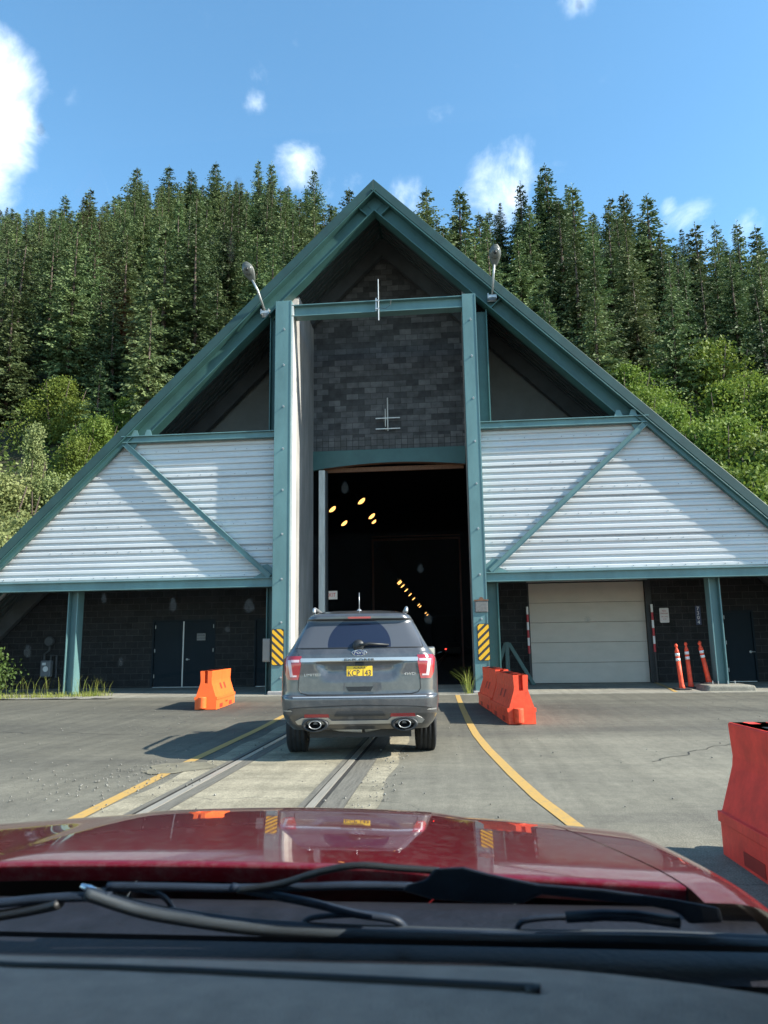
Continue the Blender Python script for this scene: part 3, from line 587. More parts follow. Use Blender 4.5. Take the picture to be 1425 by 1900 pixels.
# floodlights
def flood(base, elbow, head, hd, label):
    o = thing('floodlight', base, label, 'floodlight', 'floodlights standing on the gable')
    B, E_, H_ = (Vector(base), Vector(elbow), Vector(head))
    up = (H_-B).normalized()
    a = MB().tube([(0, 0, 0), E_-B, H_-B-up*.22], .032, 10); a.build('arm', GALV, o, smooth=True)
    MB().box((-.13, .16, -.12), (.13, .2, .1)).box((-.13, -.02, -.1), (-.1, .16, .06)).box((.1, -.02, -.1), (.13, .16, .06)).box((-.1, -.03, -.08), (.1, -.0, .0)).build('bracket', GALV, o)
    # cobra head: an egg-shaped shell flattened on the lamp side, axis along hd
    ax = Vector(hd).normalized(); side = ax.cross(Vector((0, 1, .35))).normalized(); face = ax.cross(side).normalized()
    if face.y > 0: face = -face
    rows = []
    for i in range(13):
        t = i/12; c = H_-B + ax*(-.28+.62*t); rx = .21*math.sin(math.pi*min(1, (.10+.86*t)))**.7*(.55+.5*t); rows.append([])
        for j in range(20):
            w = 2*math.pi*j/20; dp = math.sin(w); rows[-1].append(c + side*rx*math.cos(w) + face*rx*(dp*.75 if dp < 0 else dp*.35))
    sh = MB().grid(rows, close=True); sh.quad(*rows[0]); sh.quad(*rows[-1]); sh.build('head', LAMPB, o, smooth=True)
    c = H_-B + ax*.10 + face*.068; rr = []
    for k, (r_, h_) in enumerate(((.165, 0), (.15, .035), (.09, .06), (.0, .065))):
        rr.append([c + side*r_*.85*math.cos(w) + ax*r_*1.05*math.sin(w) + face*h_ for w in np.linspace(0, 2*math.pi, 20, endpoint=False)])
    MB().grid(rr, close=True).build('lens', LGLASS, o, smooth=True)
    MB().lathe([(0, 0), (.03, .0), (.045, .05), (.03, .09), (0, .1)], c + face*.066 - Vector((0, 0, .04)), 10).build('bulb', DARK, o, smooth=True)
flood((-5.30, 20.22, 11.22), (-5.45, 19.95, 11.75), (-5.68, 19.85, 12.27), (-.35, -.3, .8), 'floodlight on a leaning arm on the left slope of the gable')
flood((1.42, 20.22, 11.32), (1.47, 19.95, 11.85), (1.52, 19.85, 12.32), (.06, -.35, .9), 'floodlight on an upright arm on the right slope of the gable')
# antennas
o = thing('antenna', (-1.87, 19.95, 11.1), 'thin rod antenna clamped to the cross beam high above the opening', 'antenna', 'rod antennas above the opening')
MB().tube([(0, 0, -.5), (0, 0, .78)], [.018, .014], 8).build('rod', GALV, o); MB().box((-.09, -.02, .1), (.02, .08, .14)).box((-.09, -.02, -.16), (.02, .08, -.12)).tube([(-.07, .02, -.2), (-.07, .02, .2)], .022, 8).build('clamp', GALV, o)
MB().tube([(.02, .03, -.1), (.2, .04, -.13), (.34, .05, -.02), (.36, .06, .13)], .006, 5).build('cable', DARK, o)
o = thing('antenna', (-1.92, YW-.12, 8.75), 'antenna with two crossbars on the smoky block wall above the arch', 'antenna', 'rod antennas above the opening')
MB().tube([(0, 0, -.5), (0, 0, .62)], .019, 8).build('rod', ALU, o); MB().tube([(-.08, .02, -.35), (-.08, .02, .25)], .016, 8).build('support', ALU, o)
for z in (-.08, -.44): MB().box((-.40, .0, z), (.40, .035, z+.03)).box((-.09, .03, z), (-.05, .12, z+.03)).build('crossbar', ALU, o)
# signs
o = thing('notice_sign', (6.37, YW-.03, 2.14), 'pale no parking notice with red lettering beside the garage door', 'sign')
MB().prism([(-.135+c, -.22+d) for c, d in ((.02, 0), (.25, 0), (.27, .02), (.27, .42), (.25, .44), (.02, .44), (0, .42), (0, .02))], 0, .01).build('plate', PALE, o)
for s_, z, k in (('NO', .13, .075), ('PARKING', .055, .052), ('FIRE LANE', -.045, .042), ('24 HR', -.115, .04)): text('lettering', s_, k, INKR, o, (0, -.004, z), depth=.002)
o = thing('number_sign', (7.36, YW-.03, 2.12), 'narrow navy sign with the number 7304 stacked downwards', 'sign')
MB().box((-.075, 0, -.28), (.075, .01, .28)).build('plate', NAVY, o)
for k, ch in enumerate('7304'): text('lettering', ch, .15, PALE, o, (0, -.004, .2-.135*k), depth=.002)
o = thing('door_sign', (-8.02, YW+.02, 1.72), 'small grey authorized personnel sign on the double door', 'sign')
MB().box((-.14, 0, -.11), (.14, .008, .11)).build('plate', mat('grey_sign', (.17, .17, .165), .5), o)
for s_, z in (('DANGER', .05), ('NO ENTRY', -.045)): text('lettering', s_, .06, DARK, o, (0, -.003, z), depth=.001)
o = thing('exit_sign', (-3.99, 24.6, 3.05), 'small white exit sign with red letters inside the opening, half hidden by the jamb', 'sign')
MB().box((-.27, 0, -.14), (.16, .06, .14)).build('case', EXITW, o, bevel=.01); text('lettering', 'EXIT', .19, EXITR, o, (-.055, -.004, 0), depth=.002, sx=.85)
# striped guard posts each side of the garage door
for x, z0, z1, lab in ((5.98, 1.05, 2.38, 'red and white striped pole standing at the right side of the garage door'), (2.27, 1.05, 2.33, 'red and white striped pole at the left side of the garage door, half hidden')):
    o = thing('striped_pole', (x, YW-.16, .16), lab, 'striped pole', 'striped poles beside the garage door')
    for k in range(6):
        za = .9+k*.235; MB().tube([(0, 0, za), (0, 0, za+.234)], .035, 10).build('band', PWHITE if k % 2 else PRED, o)
    MB().tube([(0, 0, 0), (0, 0, .899)], .03, 8).build('pole', DARK, o)
o = thing('trestle', (1.72, 22.85, .15), 'dark green steel trestle leaning frame standing by the wall left of the garage door', 'trestle')
MB().box((-.19, -.06, 0), (-.07, .06, 1.26)).build('upright', RAKE, o, bevel=.005)
for x0, x1 in ((-.16, -.62), (-.08, .62)): MB().prism([(x0-.06, 1.24), (x0+.06, 1.24), (x1+.06, 0), (x1-.06, 0)], -.045, .045).build('leg', RAKE, o, bevel=.005)
MB().box((-.5, .05, .0), (.55, .1, .1)).build('foot', RAKE, o)
# utility meter on the left wall
o = thing('utility_meter', (-13.05, YW, .5), 'grey gas meter with dials on the block wall left of the post', 'gas meter')
MB().box((-.18, -.2, .02), (.18, -.01, .55)).build('case', mat('meter_grey', (.15, .16, .165), .5), o, bevel=.05)
MB().lathe([(0, 0), (.085, 0), (.085, -.02), (0, -.02)], (.02, -.2, .28), 16, axis='y').box((-.1, -.215, .4), (.02, -.201, .48)).build('dial', PWHITE, o)
MB().tube([(-.1, -.1, .55), (-.1, -.1, .75), (.05, -.1, .85), (.05, -.05, 1.2)], .035, 8).tube([(.12, -.1, .55), (.12, -.1, .7), (.3, -.08, .7), (.3, -.05, .0)], .035, 8).build('pipe', SOFFIT, o)
MB().lathe([(0, -.06), (.14, -.06), (.16, 0), (.14, .06), (0, .06)], (.05, -.12, 1.15), 14, axis='y').build('regulator', SOFFIT, o)
o = thing('vent_pipe', (9.55, YW-.05, 0.1), 'thin pipe with a round pale knob on the far right block wall', 'pipe')
MB().tube([(0, 0, 1.25), (0, 0, 2.4)], .02, 8).build('pipe', GALV, o); MB().lathe([(0, -.05), (.07, -.03), (.08, 0), (0, .01)], (.2, -.02, 1.1), 12, axis='y').build('knob', PWHITE, o)
# lights in the hall and the bore
def bay(x, y, z, r, lab, grp):
    o = thing('bay_light', (x, y, z), lab, 'ceiling light', grp)
    ux = Vector((math.cos(R(40)), .0, math.sin(R(40)))); uy = Vector((.12*math.sin(R(40)), 1, -.12*math.cos(R(40)))).normalized(); un = ux.cross(uy).normalized()   # the lamp faces the doorway, tipped down
    def ring(rad, h): return [ux*rad*math.cos(w) + uy*rad*math.sin(w) + un*h for w in np.linspace(0, 2*math.pi, 18, endpoint=False)]
    MB().grid([ring(.05, .42), ring(.08, .3), ring(r, .03), ring(r, 0)], close=True).build('shade', HALL, o, smooth=True)
    MB().grid([ring(.01, -.06), ring(r*.6, -.04), ring(r*.85, .01), ring(.01, .02)], close=True).build('bulb', SODIUM, o)
for (px, py, lab) in ((617, 945, 'brightest lit sodium lamp in the hall, nearest the jamb'), (639, 971, 'lower lit sodium lamp near the jamb, second from left'),
                      (671, 930, 'highest lit sodium lamp in the hall'), (690, 958, 'lit sodium lamp below the highest one in the hall'), (694, 968, 'smallest dim sodium lamp of the hall cluster')):
    v = view_dir(px, py); t = (7.4-EYE.z)/v.z; p = EYE + v*t; bay(p.x, p.y, p.z, .22 if px < 694 else .16, lab, 'sodium lamps in the entrance hall')
for i, dx in enumerate((97.4, 95.7, 91, 84.5, 77.5, 71.2, 62, 59.3, 49.4, 46.4)):
    y = 3.3*FPX/dx; o = thing('tunnel_light', (-3.3, y, 1.33+3.3*1.245), 'one of the row of small warm lamps receding deep along the tunnel wall', 'tunnel light', 'lamps along the tunnel bore')
    MB().box((-.12, -.25, 0), (.12, .25, .12)).build('housing', LAMPB, o); bl = MB().lathe([(.01, -.16), (.03, -.11), (.042, 0), (.03, .11), (.01, .16)], (0, 0, 0), 10, axis='x'); bl.v = [(v[0]*.77-v[2]*.64, v[1], v[0]*.64+v[2]*.77-.12) for v in bl.v]; bl.build('bulb', SODIUM, o)
o = thing('distant_car', (-.05, 75, .2), 'distant car deep in the dark tunnel, seen only by its tiny red tail lamp', 'car')
MB().box((-.9, 0, .3), (.9, 4, .95)).prism([(.5, .951), (3.4, .951), (2.9, 1.45), (1.1, 1.45)], -.75, .75, ax='x').build('body', DARK, o, bevel=.1)
for x in (-.75, .75): MB().box((x-.07, -.03, .75), (x+.07, -.001, .85)).build('tail_lamp', TAILP, o)

# ------------------------------------------------------------------ barriers, delineators
def barrier(loc, rz, L_, m_, label, near_detail=True):
    o = thing('water_barrier', loc, label, 'barrier', 'orange water filled barriers on the lot', rz)
    prof = [(.23, 0), (.23, .20), (.245, .20), (.245, .265), (.215, .265), (.125, .54), (.117, .60), (.128, .80), (.118, .81)]
    a = MB(); n = 14; rows = []
    for k in range(n+1):
        y = L_*k/n; inset = 0
        bow = -.006 if (k == n//2) else 0
        rows.append([(x+bow*(z > .27), y, z) for x, z in prof] + [(-x-bow*(z > .27), y, z) for x, z in reversed(prof)])
    a.grid(rows)
    # ends: shaped plate with a slot, drawn as left/right halves and the deep slot back
    for ye, dr in ((0, 1), (L_, -1)):
        sl = .034
        for sg in (-1, 1):
            pts = [(sg*x, ye, z) for x, z in prof] + [(sg*sl, ye, .81), (sg*sl, ye, .55), (0, ye, .55), (0, ye, 0)]
            a.quad(*pts)
            a.quad((sg*sl, ye, .55), (sg*sl, ye, .81), (sg*sl, ye+dr*.12, .81), (sg*sl, ye+dr*.12, .55))
        a.quad((-sl, ye+dr*.12, .55), (sl, ye+dr*.12, .55), (sl, ye+dr*.12, .81), (-sl, ye+dr*.12, .81)); a.quad((-sl, ye, .55), (sl, ye, .55), (sl, ye+dr*.12, .55), (-sl, ye+dr*.12, .55))
    # top deck between the slots
    a.quad((-.118, .12, .81), (.118, .12, .81), (.118, L_-.12, .81), (-.118, L_-.12, .81))
    for y0, y1 in ((0, .12), (L_-.12, L_)):
        for sg in (-1, 1): a.quad((sg*.034, y0, .81), (sg*.118, y0, .81), (sg*.118, y1, .81), (sg*.034, y1, .81))
    body = a.build('shell', m_, o, bevel=.012)
    # knuckles at the foot of each end
    for ye, sg in ((0, -1), (L_, 1)):
        MB().lathe([(0, .03), (.085, .03), (.085, .255), (.075, .265), (0, .265)], (.06*sg, ye+sg*.03, 0), 18).build('knuckle', m_, o, smooth=False, bevel=.006)
    # forklift pockets near mid length on both flanks, lower drain recesses and the lid on top
    for sg in (-1, 1):
        for yc in (L_*.40, L_*.60):
            z0, z1 = .40, .53; x0, x1 = .215-.09*(z0-.265)/.275, .215-.09*(z1-.265)/.275
            b_ = MB(); w = .07; e = .004
            b_.quad((sg*(x0+e), yc-w, z0), (sg*(x0+e), yc+w, z0), (sg*(x1+e), yc+w, z1), (sg*(x1+e), yc-w, z1)); b_.build('pocket', POCK if m_ is ORANGE else POCK2, o)
        for yc in (L_*.25, L_*.75): MB().box((min(sg*.2301, sg*.2335), yc-.14, .02), (max(sg*.2301, sg*.2335), yc+.14, .10)).build('foot_recess', POCK if m_ is ORANGE else POCK2, o)
    for yc in (L_*.2, L_*.36, L_*.64, L_*.8): MB().box((-.06, yc-.03, .811), (.06, yc+.03, .814)).build('top_slot', DARK if yc > L_/2 else POCK, o)
    return o
POCK = mat('pocket_orange', (.42, .03, .012), .6); POCK2 = mat('pocket_red', (.33, .02, .012), .6)
b1 = barrier((-5.34, 15.93, gz(16.8)), R(4.6), 1.87, ORANGE, 'small orange barrier standing alone in front of the grey double door')
b2 = barrier((1.11, 13.02, gz(13.9)-.005), R(5.2), 1.98, REDO2, 'nearer orange barrier of the two in line beside the right column')
barrier((.925, 15.02, gz(15.9)), R(5.2), 1.98, REDO2, 'farther orange barrier of the two in line, the one nearest the right column')
b3 = barrier((1.98, 3.36, 0), R(2.5), 1.85, REDOR, 'large red orange barrier cut off by the right edge, nearest to the bonnet')
text('imprint', 'YODOCK', .05, POCK, b1, (.249, .95, .12), rot=(R(90), 0, R(90)), depth=.001)
def delineator(base, top, lab):
    o = thing('delineator_post', base, lab, 'delineator post', 'orange delineator posts beside the concrete pad')
    T = Vector(top)-Vector(base)
    def P(t): return T*t
    a = MB().tube([P(0), P(.07), P(.12), P(.3), P(.62)], [.085, .072, .06, .058, .055], 14); a.build('tube', REDO2, o, smooth=True)
    for t0, t1 in ((.62, .685), (.73, .795)): MB().tube([P(t0), P(t1)], .0565, 14).build('reflective_band', PWHITE, o, smooth=True)
    MB().tube([P(.685), P(.73)], .055, 14).tube([P(.795), P(.84), P(.90), P(.925), P(.945), P(.97), P(1)], [.055, .053, .026, .024, .042, .042, .02], 14).build('cap', REDO2, o, smooth=True)
    MB().prism([(-.2, -.16), (-.13, -.22), (.13, -.22), (.2, -.16), (.2, .16), (.13, .22), (-.13, .22), (-.2, .16)], -.01, .035, ax='z').build('base', RUB, o, bevel=.008)
delineator((5.90, 20.45, .12), (5.83, 20.45, 1.29), 'leftmost of the four orange posts, standing on a black base')
delineator((6.28, 20.95, .13), (6.23, 20.95, 1.33), 'second orange post from the left, nearly upright')
delineator((6.70, 20.75, .25), (6.52, 20.75, 1.33), 'third orange post from the left, leaning most, near the green post')
delineator((6.88, 21.35, .13), (6.72, 21.35, 1.36), 'rearmost orange post, mostly hidden behind the leaning one')

# ------------------------------------------------------------------ grey SUV
suv = thing('suv', (-1.13, 8.95, 0), 'dark grey dusty SUV with a yellow plate driving into the tunnel', 'suv', rz=R(5.6))
def ip(z, tab):
    zs_, vs_ = zip(*tab); return float(np.interp(z, zs_, vs_))
WT = [(.36, .84), (.45, .905), (.55, .94), (.70, .955), (.85, .955), (1.0, .955), (1.12, .95), (1.20, .935), (1.27, .885), (1.32, .845), (1.40, .80), (1.5, .75), (1.6, .70), (1.68, .655), (1.73, .615), (1.765, .54), (1.785, .40)]
YT = [(.36, .16), (.42, .09), (.50, .045), (.55, .015), (.62, .0), (.73, .0), (.755, .008), (.768, .045), (.80, .05), (.9, .055), (1.0, .06), (1.15, .06), (1.25, .075), (1.31, .105), (1.64, .30), (1.665, .285), (1.675, .235), (1.71, .235), (1.74, .28), (1.785, .5)]
FT = [(.36, 4.75), (.6, 4.95), (.95, 4.9), (1.08, 4.6), (1.12, 3.6), (1.16, 3.3), (1.7, 2.35), (1.785, 1.9)]
def rear_y(x, z):
    w = ip(z, WT); ax_ = abs(x); rc = .16 if z < 1.3 else .12
    y = ip(z, YT) + .055*(ax_/w)**2
    if ax_ > w-rc: t = min(1, (ax_-(w-rc))/rc); y += rc*1.3*(1-math.sqrt(max(0, 1-t*t)))
    # scooped plate field
    hw = .53-.30*max(0, (1.16-z))/.22*.35
    if .93 < z < 1.165: y += .028*min(1, max(0, (hw-ax_)/.07))*min(1, (1.165-z)/.02)*min(1, (z-.93)/.10)
    return y
zs_ = sorted(set([round(v, 4) for v in np.arange(.36, 1.785, .022)] + [z for z, _ in YT]))
rows = []
for z in zs_:
    w = ip(z, WT); yf = ip(z, FT); r_ = []
    u = np.sin(np.linspace(-math.pi/2, math.pi/2, 71))
    for k in u: x = k*w; r_.append((x, rear_y(x, z), z))
    yc = rear_y(w, z)
    for t in np.linspace(.06, .94, 14): y = yc + (yf-yc)*t; fl = 1 + (.022*math.exp(-((y-1.05)/.45)**2) if .45 < z < 1.1 else 0) - .05*max(0, t-.7); r_.append((w*fl, y, z))
    for k in np.linspace(.93, -.93, 12): r_.append((k*w, yf-.25*k*k, z))
    for t in np.linspace(.94, .06, 14): y = yc + (yf-yc)*t; fl = 1 + (.022*math.exp(-((y-1.05)/.45)**2) if .45 < z < 1.1 else 0) - .05*max(0, t-.7); r_.append((-w*fl, y, z))
    rows.append(r_)
bd = MB().grid(rows, close=True); bd.quad(*rows[-1]); bd.quad(*rows[0])
body = bd.build('body', GREYCAR, suv, smooth=True)
def patch(poly, off, nx=14, nz=8, name='panel', m_=None, parent=suv, thick=True, smooth=True, fn=rear_y):
    """poly: list of z rows (z, x0, x1) -> skin lying off metres proud of the rear surface"""
    a = MB(); zt = np.linspace(poly[0][0], poly[-1][0], nz+1); rows = []
    zz_, x0s, x1s = zip(*poly)
    for z in zt:
        x0, x1 = np.interp(z, zz_, x0s), np.interp(z, zz_, x1s)
        rows.append([(x, fn(x, z)-off, z) for x in np.linspace(x0, x1, nx+1)])
    a.grid(rows)
    if thick:
        edge = [rows[0], [r_[-1] for r_ in rows], rows[-1], [r_[0] for r_ in rows]]
        for e in edge: a.grid([e, [(p[0], p[1]+off+.01, p[2]) for p in e]])
    return a.build(name, m_, parent, smooth=smooth)
RG = glass_dark('rear_glass', (0.0, .17, 1.345))
patch([(1.325, -.755, .755), (1.655, -.64, .64)], .006, 24, 14, 'rear_window', RG)
patch([(1.318, -.77, .77), (1.328, -.77, .77)], .008, 20, 2, 'window_seal', DARK)
patch([(1.676, -.14, .14), (1.70, -.14, .14)], .006, 8, 3, 'brake_lamp', TRED)
ch = patch([(1.158, -.70, .70), (1.166, -.71, .71), (1.196, -.71, .71), (1.204, -.70, .70)], .014, 24, 6, 'chrome_strip', SILVER)
# tail lamps
for sg in (-1, 1):
    f_ = lambda a_, b_: (min(sg*a_, sg*b_), max(sg*a_, sg*b_))
    tl = patch([(.952, *f_(.735, .86)), (1.02, *f_(.72, .90)), (1.19, *f_(.695, .925)), (1.232, *f_(.70, .90))], .012, 12, 12, 'tail_lamp', TRED)
    patch([(.985, *f_(.80, .835)), (1.15, *f_(.825, .865)), (1.185, *f_(.83, .87))], .016, 4, 6, 'light_guide', TWHITE, tl)
    patch([(1.158, *f_(.725, .825)), (1.188, *f_(.722, .825))], .016, 6, 2, 'light_guide', TWHITE, tl)
    patch([(.985, *f_(.755, .80)), (1.005, *f_(.755, .80))], .016, 3, 2, 'light_guide', TWHITE, tl)
    patch([(.512, *f_(.36, .66)), (.552, *f_(.37, .655))], .006, 6, 2, 'reflector', TRED)
    # exhaust finisher
    ex = MB().lathe([(.105, .05), (.105, .0), (.09, -.012), (.075, 0), (.07, .09), (0, .1)], (0, 0, 0), 24, axis='y')
    ex.v = [(v[0]*1.55+sg*.53, v[1]+.05, v[2]*.8+.425) for v in ex.v]; es = ex.build('exhaust_surround', DARK, suv, smooth=True)
    ex = MB().lathe([(.060, .06), (.060, -.0), (.057, -.006), (.053, 0), (.050, .02)], (0, 0, 0), 24, axis='y')
    ex.v = [(v[0]*1.25+sg*.53, v[1]+.028, v[2]*.8+.43) for v in ex.v]; ex.build('tip', SILVER, es, smooth=True); ib = MB().lathe([(.054, -.002), (.048, .03), (0, .08)], (0, 0, 0), 24, axis='y'); ib.v = [(v[0]*1.25+sg*.53, v[1]+.03, v[2]*.8+.43) for v in ib.v]; ib.build('bore', HALL, es, smooth=True)
    # roof rail
    MB().tube([(sg*.60, .72, 1.77), (sg*.605, .75, 1.815), (sg*.61, .95, 1.835), (sg*.62, 2.2, 1.835), (sg*.60, 2.35, 1.78)], .022, 8, flat=1.1).build('roof_rail', SILVER, suv, smooth=True)
    # side windows and pillars
    a = MB(); rr = []
    for z in np.linspace(1.20, 1.655, 8): rr.append([(sg*(ip(z, WT)+.006), y, z) for y in np.linspace(.62+.5*(z-1.2), 3.2-1.5*(z-1.2), 12)])
    a.grid(rr).build('side_window', SGLASS, suv, smooth=True)
    # mirror
    MB().box((min(sg*.93, sg*1.13), 2.95, 1.155), (max(sg*.93, sg*1.13), 3.08, 1.325)).build('mirror', GREYCAR, suv, bevel=.04)
    mi_ = MB().box((min(sg*.965, sg*1.115), 2.94, 1.175), (max(sg*.965, sg*1.115), 2.949, 1.305)).build('mirror_glass', CHROME, suv, bevel=.004)
    # wheels
    for yw in (1.06, 3.90):
        wh = bpy.data.objects.new('wheel', None); S.collection.objects.link(wh); wh.parent = suv; wh.location = (sg*.83, yw, .375)
        ty = MB().lathe([(.25, -.125), (.33, -.128), (.362, -.115), (.373, -.085), (.375, 0), (.373, .085), (.362, .115), (.33, .128), (.25, .125)], (0, 0, 0), 40, axis='x')
        for k in range(-3, 4):
            if k % 2: ty.lathe([(.3752, k*.028-.006), (.377, k*.028-.02), (.377, k*.028+.02), (.3752, k*.028+.026)], (0, 0, 0), 40, axis='x')
        ty.build('tyre', RUB, wh, smooth=True)
        MB().lathe([(0, sg*.06), (.08, sg*.08), (.10, sg*.05), (.24, sg*.10), (.252, sg*.12), (.252, -sg*.12)], (0, 0, 0), 24, axis='x').build('rim', SILVER, wh, smooth=True)
    patch([(.585, *f_(.80, .945)), (.60, *f_(.82, .945))], .004, 5, 2, 'marker_trim', SILVER)
# valance, bumper step, shut lines
patch([(.432, -.40, .40), (.474, -.40, .40)], .012, 26, 4, 'valance', SILVER)
for sg in (-1, 1):
    f_ = lambda a_, b_: (min(sg*a_, sg*b_), max(sg*a_, sg*b_))
    patch([(.43, *f_(.36, .74)), (.47, *f_(.33, .77)), (.505, *f_(.37, .70)), (.512, *f_(.38, .68))], .013, 12, 6, 'exhaust_trim', SILVER)
patch([(.525, -.30, .30), (.53, -.305, .305), (.578, -.275, .275), (.583, -.27, .27)], .008, 18, 6, 'bumper_inset', mat('bumper_grey', (.035, .037, .04), .5, var=.1))
a = MB(); a.tube([(x, rear_y(x, z)-.001, z) for x, z in [(-.86+.0172*k, .60+.055*(1-abs(-.86+.0172*k)/.86)**.35) for k in range(101)]], .005, 5); a.build('bumper_crease', DARK, suv)
patch([(.742, -.79, .79), (.756, -.80, .80)], .006, 24, 2, 'bumper_sill', SILVER)
a = MB()
sp = [(-.715, 1.23), (-.725, 1.0), (-.735, .84), (-.70, .795), (-.62, .775), (-.3, .771), (.3, .771), (.62, .775), (.70, .795), (.735, .84), (.725, 1.0), (.715, 1.23)]
a.tube([(x, rear_y(x, z)-.001, z) for x, z in sp], .006, 5); a.build('hatch_gap', DARK, suv)
a = MB()
for sg in (-1, 1): a.tube([(sg*x, rear_y(sg*x, z)-.001, z) for x, z in ((.725, 1.24), (.78, 1.32), (.665, 1.66))], .006, 5)
a.build('pillar_gap', DARK, suv)
# tail handle scoop, plate, wiper, aerial, badge, lettering
patch([(.80, -.125, .125), (.865, -.165, .165)], .003, 8, 4, 'handle_recess', DARK)
patch([(.797, -.175, .175), (.809, -.175, .175)], .010, 8, 2, 'handle', GREYCAR)
yp = rear_y(0, 1.03)-.012
pt_ = MB().box((-.155, yp, .945), (.155, yp+.006, 1.105)).build('license_plate', PLATEY, suv, bevel=.004)
text('lettering', 'KCP 143', .098, INK, pt_, (0, yp-.001, 1.02), depth=.001, sx=.80)
text('lettering', 'ALASKA', .034, INK, pt_, (0, yp-.001, 1.084), depth=.001, sx=1.2)
text('lettering', 'THE LAST FRONTIER', .018, INK, pt_, (0, yp-.001, .962), depth=.001, sx=1.1)
MB().box((-.17, yp+.007, .935), (.17, yp+.02, .945)).box((-.05, yp-.02, 1.112), (.05, yp+.02, 1.14)).build('plate_lamp', DARK, suv)
MB().lathe([(0, -.03), (.06, -.03), (.075, .0), (.075, .02), (0, .02)], (-.01, rear_y(0, 1.345)-.02, 1.345), 16, axis='y').tube([(0, rear_y(0, 1.35)-.045, 1.35), (.12, rear_y(.12, 1.365)-.045, 1.367), (.36, rear_y(.36, 1.352)-.03, 1.352)], [.022, .018, .010], 8).build('rear_wiper', DARK, suv, smooth=True)
MB().tube([(-.02, .95, 1.775), (-.02, .95, 1.80), (-.02, .97, 1.83)], [.05, .04, .012], 10).tube([(-.02, .97, 1.83), (-.02, 1.0, 2.05)], [.006, .004], 6).build('aerial', SILVER, suv, smooth=True)
def oval(rx, rz_, y, z): return [(rx*math.cos(t), rz_*math.sin(t)+z) for t in np.linspace(0, 2*math.pi, 32, endpoint=False)]
yb_ = rear_y(0, 1.262)-.010
bo = MB().prism(oval(.092, .037, 0, 1.262), yb_, yb_+.02).build('badge', CHROME, suv, bevel=.003)
MB().prism(oval(.085, .031, 0, 1.262), yb_-.003, yb_-.0005).build('badge_face', BADGE, bo)
text('lettering', 'Ford', .062, ASH, bo, (0, yb_-.004, 1.265), depth=.001, shear=.25, sx=1.15)
text('lettering', 'EXPLORER', .04, GREYCAR, ch, (0, rear_y(.25, 1.18)-.028, 1.18), depth=.009, sx=1.95)
text('lettering', 'LIMITED', .042, ASH, suv, (-.565, rear_y(.56, 1.0)-.006, 1.005), depth=.003, sx=1.35, rot=(R(90), 0, R(-8)))
text('lettering', '4WD', .046, ASH, suv, (.60, rear_y(.60, 1.0)-.006, 1.005), depth=.003, sx=1.35, shear=.2, rot=(R(90), 0, R(8)))
# underbody and pipe
MB().box((-.62, .35, .25), (.62, 4.5, .36)).build('underbody', DARK, suv)
MB().tube([(-.45, .22, .41), (-.25, .25, .36), (0, .28, .34), (.02, .28, .34)], .03, 8).tube([(.06, .28, .34), (.2, .25, .37), (.45, .2, .42)], .028, 8).build('exhaust_pipe', GALV, suv, smooth=True)

# ------------------------------------------------------------------ the red car the picture is taken from
m, t, b = nodes_of('clear_glass'); t.nodes.remove(b)
tb = add(t, 'ShaderNodeBsdfTransparent'); tb.inputs[0].default_value = (.9, .93, .92, 1); gb = add(t, 'ShaderNodeBsdfGlossy'); gb.inputs['Roughness'].default_value = 0; ms = add(t, 'ShaderNodeMixShader'); ms.inputs[0].default_value = .06
t.links.new(tb.outputs[0], ms.inputs[1]); t.links.new(gb.outputs[0], ms.inputs[2]); t.links.new(ms.outputs[0], t.nodes['Material Output'].inputs[0]); CLEAR = m
LINER = mat('bounce_headliner_cloth', (.55, .53, .49), .9)
own = thing('car', (-.43, 1.2, 0), 'dark red car seen over its dashboard, wipers and glossy bonnet in the foreground', 'car')
XC = -.43
def zc(Y):
    z = .984; y = 1.2; st = .01
    while y < Y: sl_ = float(np.interp(y, [1.2, 1.3, 1.4, 1.9, 2.05], [0, -.058, -.086, -.112, -.15])) if y < 2.05 else -.15-1.1*(y-2.05); z += sl_*st; y += st
    return z
ZCT = [(y, zc(y)) for y in np.arange(1.1, 2.9, .02)]
def hood_z(x, Y):
    u = abs(x); Ye = Y + .20*(u/.8)**2*max(0, (Y-1.2)/.9)
    z = float(np.interp(Ye, *zip(*ZCT))) - .008*(u/.8)**2
    z += .007*(1/(1+math.exp((u-.36-.05*(Y-1.2))/.018)))        # raised centre field
    if u > .80: z -= .11*(1-math.sqrt(max(0, 1-min(1, (u-.80)/.11)**2)))
    return z
def shut(Y): return .76-.13*max(0, (Y-1.2))/.85
Ys = np.linspace(1.2, 2.62, 60)
def hood_pt(t, Y):
    y_ = Y + .04*(1-t*t)*max(0, 1-(Y-1.2)/.4); u_ = t*(shut(y_)-.002); return (XC+u_, y_, hood_z(u_, y_))
rows = [[hood_pt(t, Y) for t in np.linspace(-1, 1, 81)] for Y in Ys]
rows = [[(p[0], p[1]+.012, p[2]-.03) for p in rows[0]], [(p[0], p[1]+.0, p[2]-.006) for p in rows[0]]] + rows
loc = lambda mb: local(mb, own)
loc(MB().grid(rows)).build('hood', REDCAR, own, smooth=True)
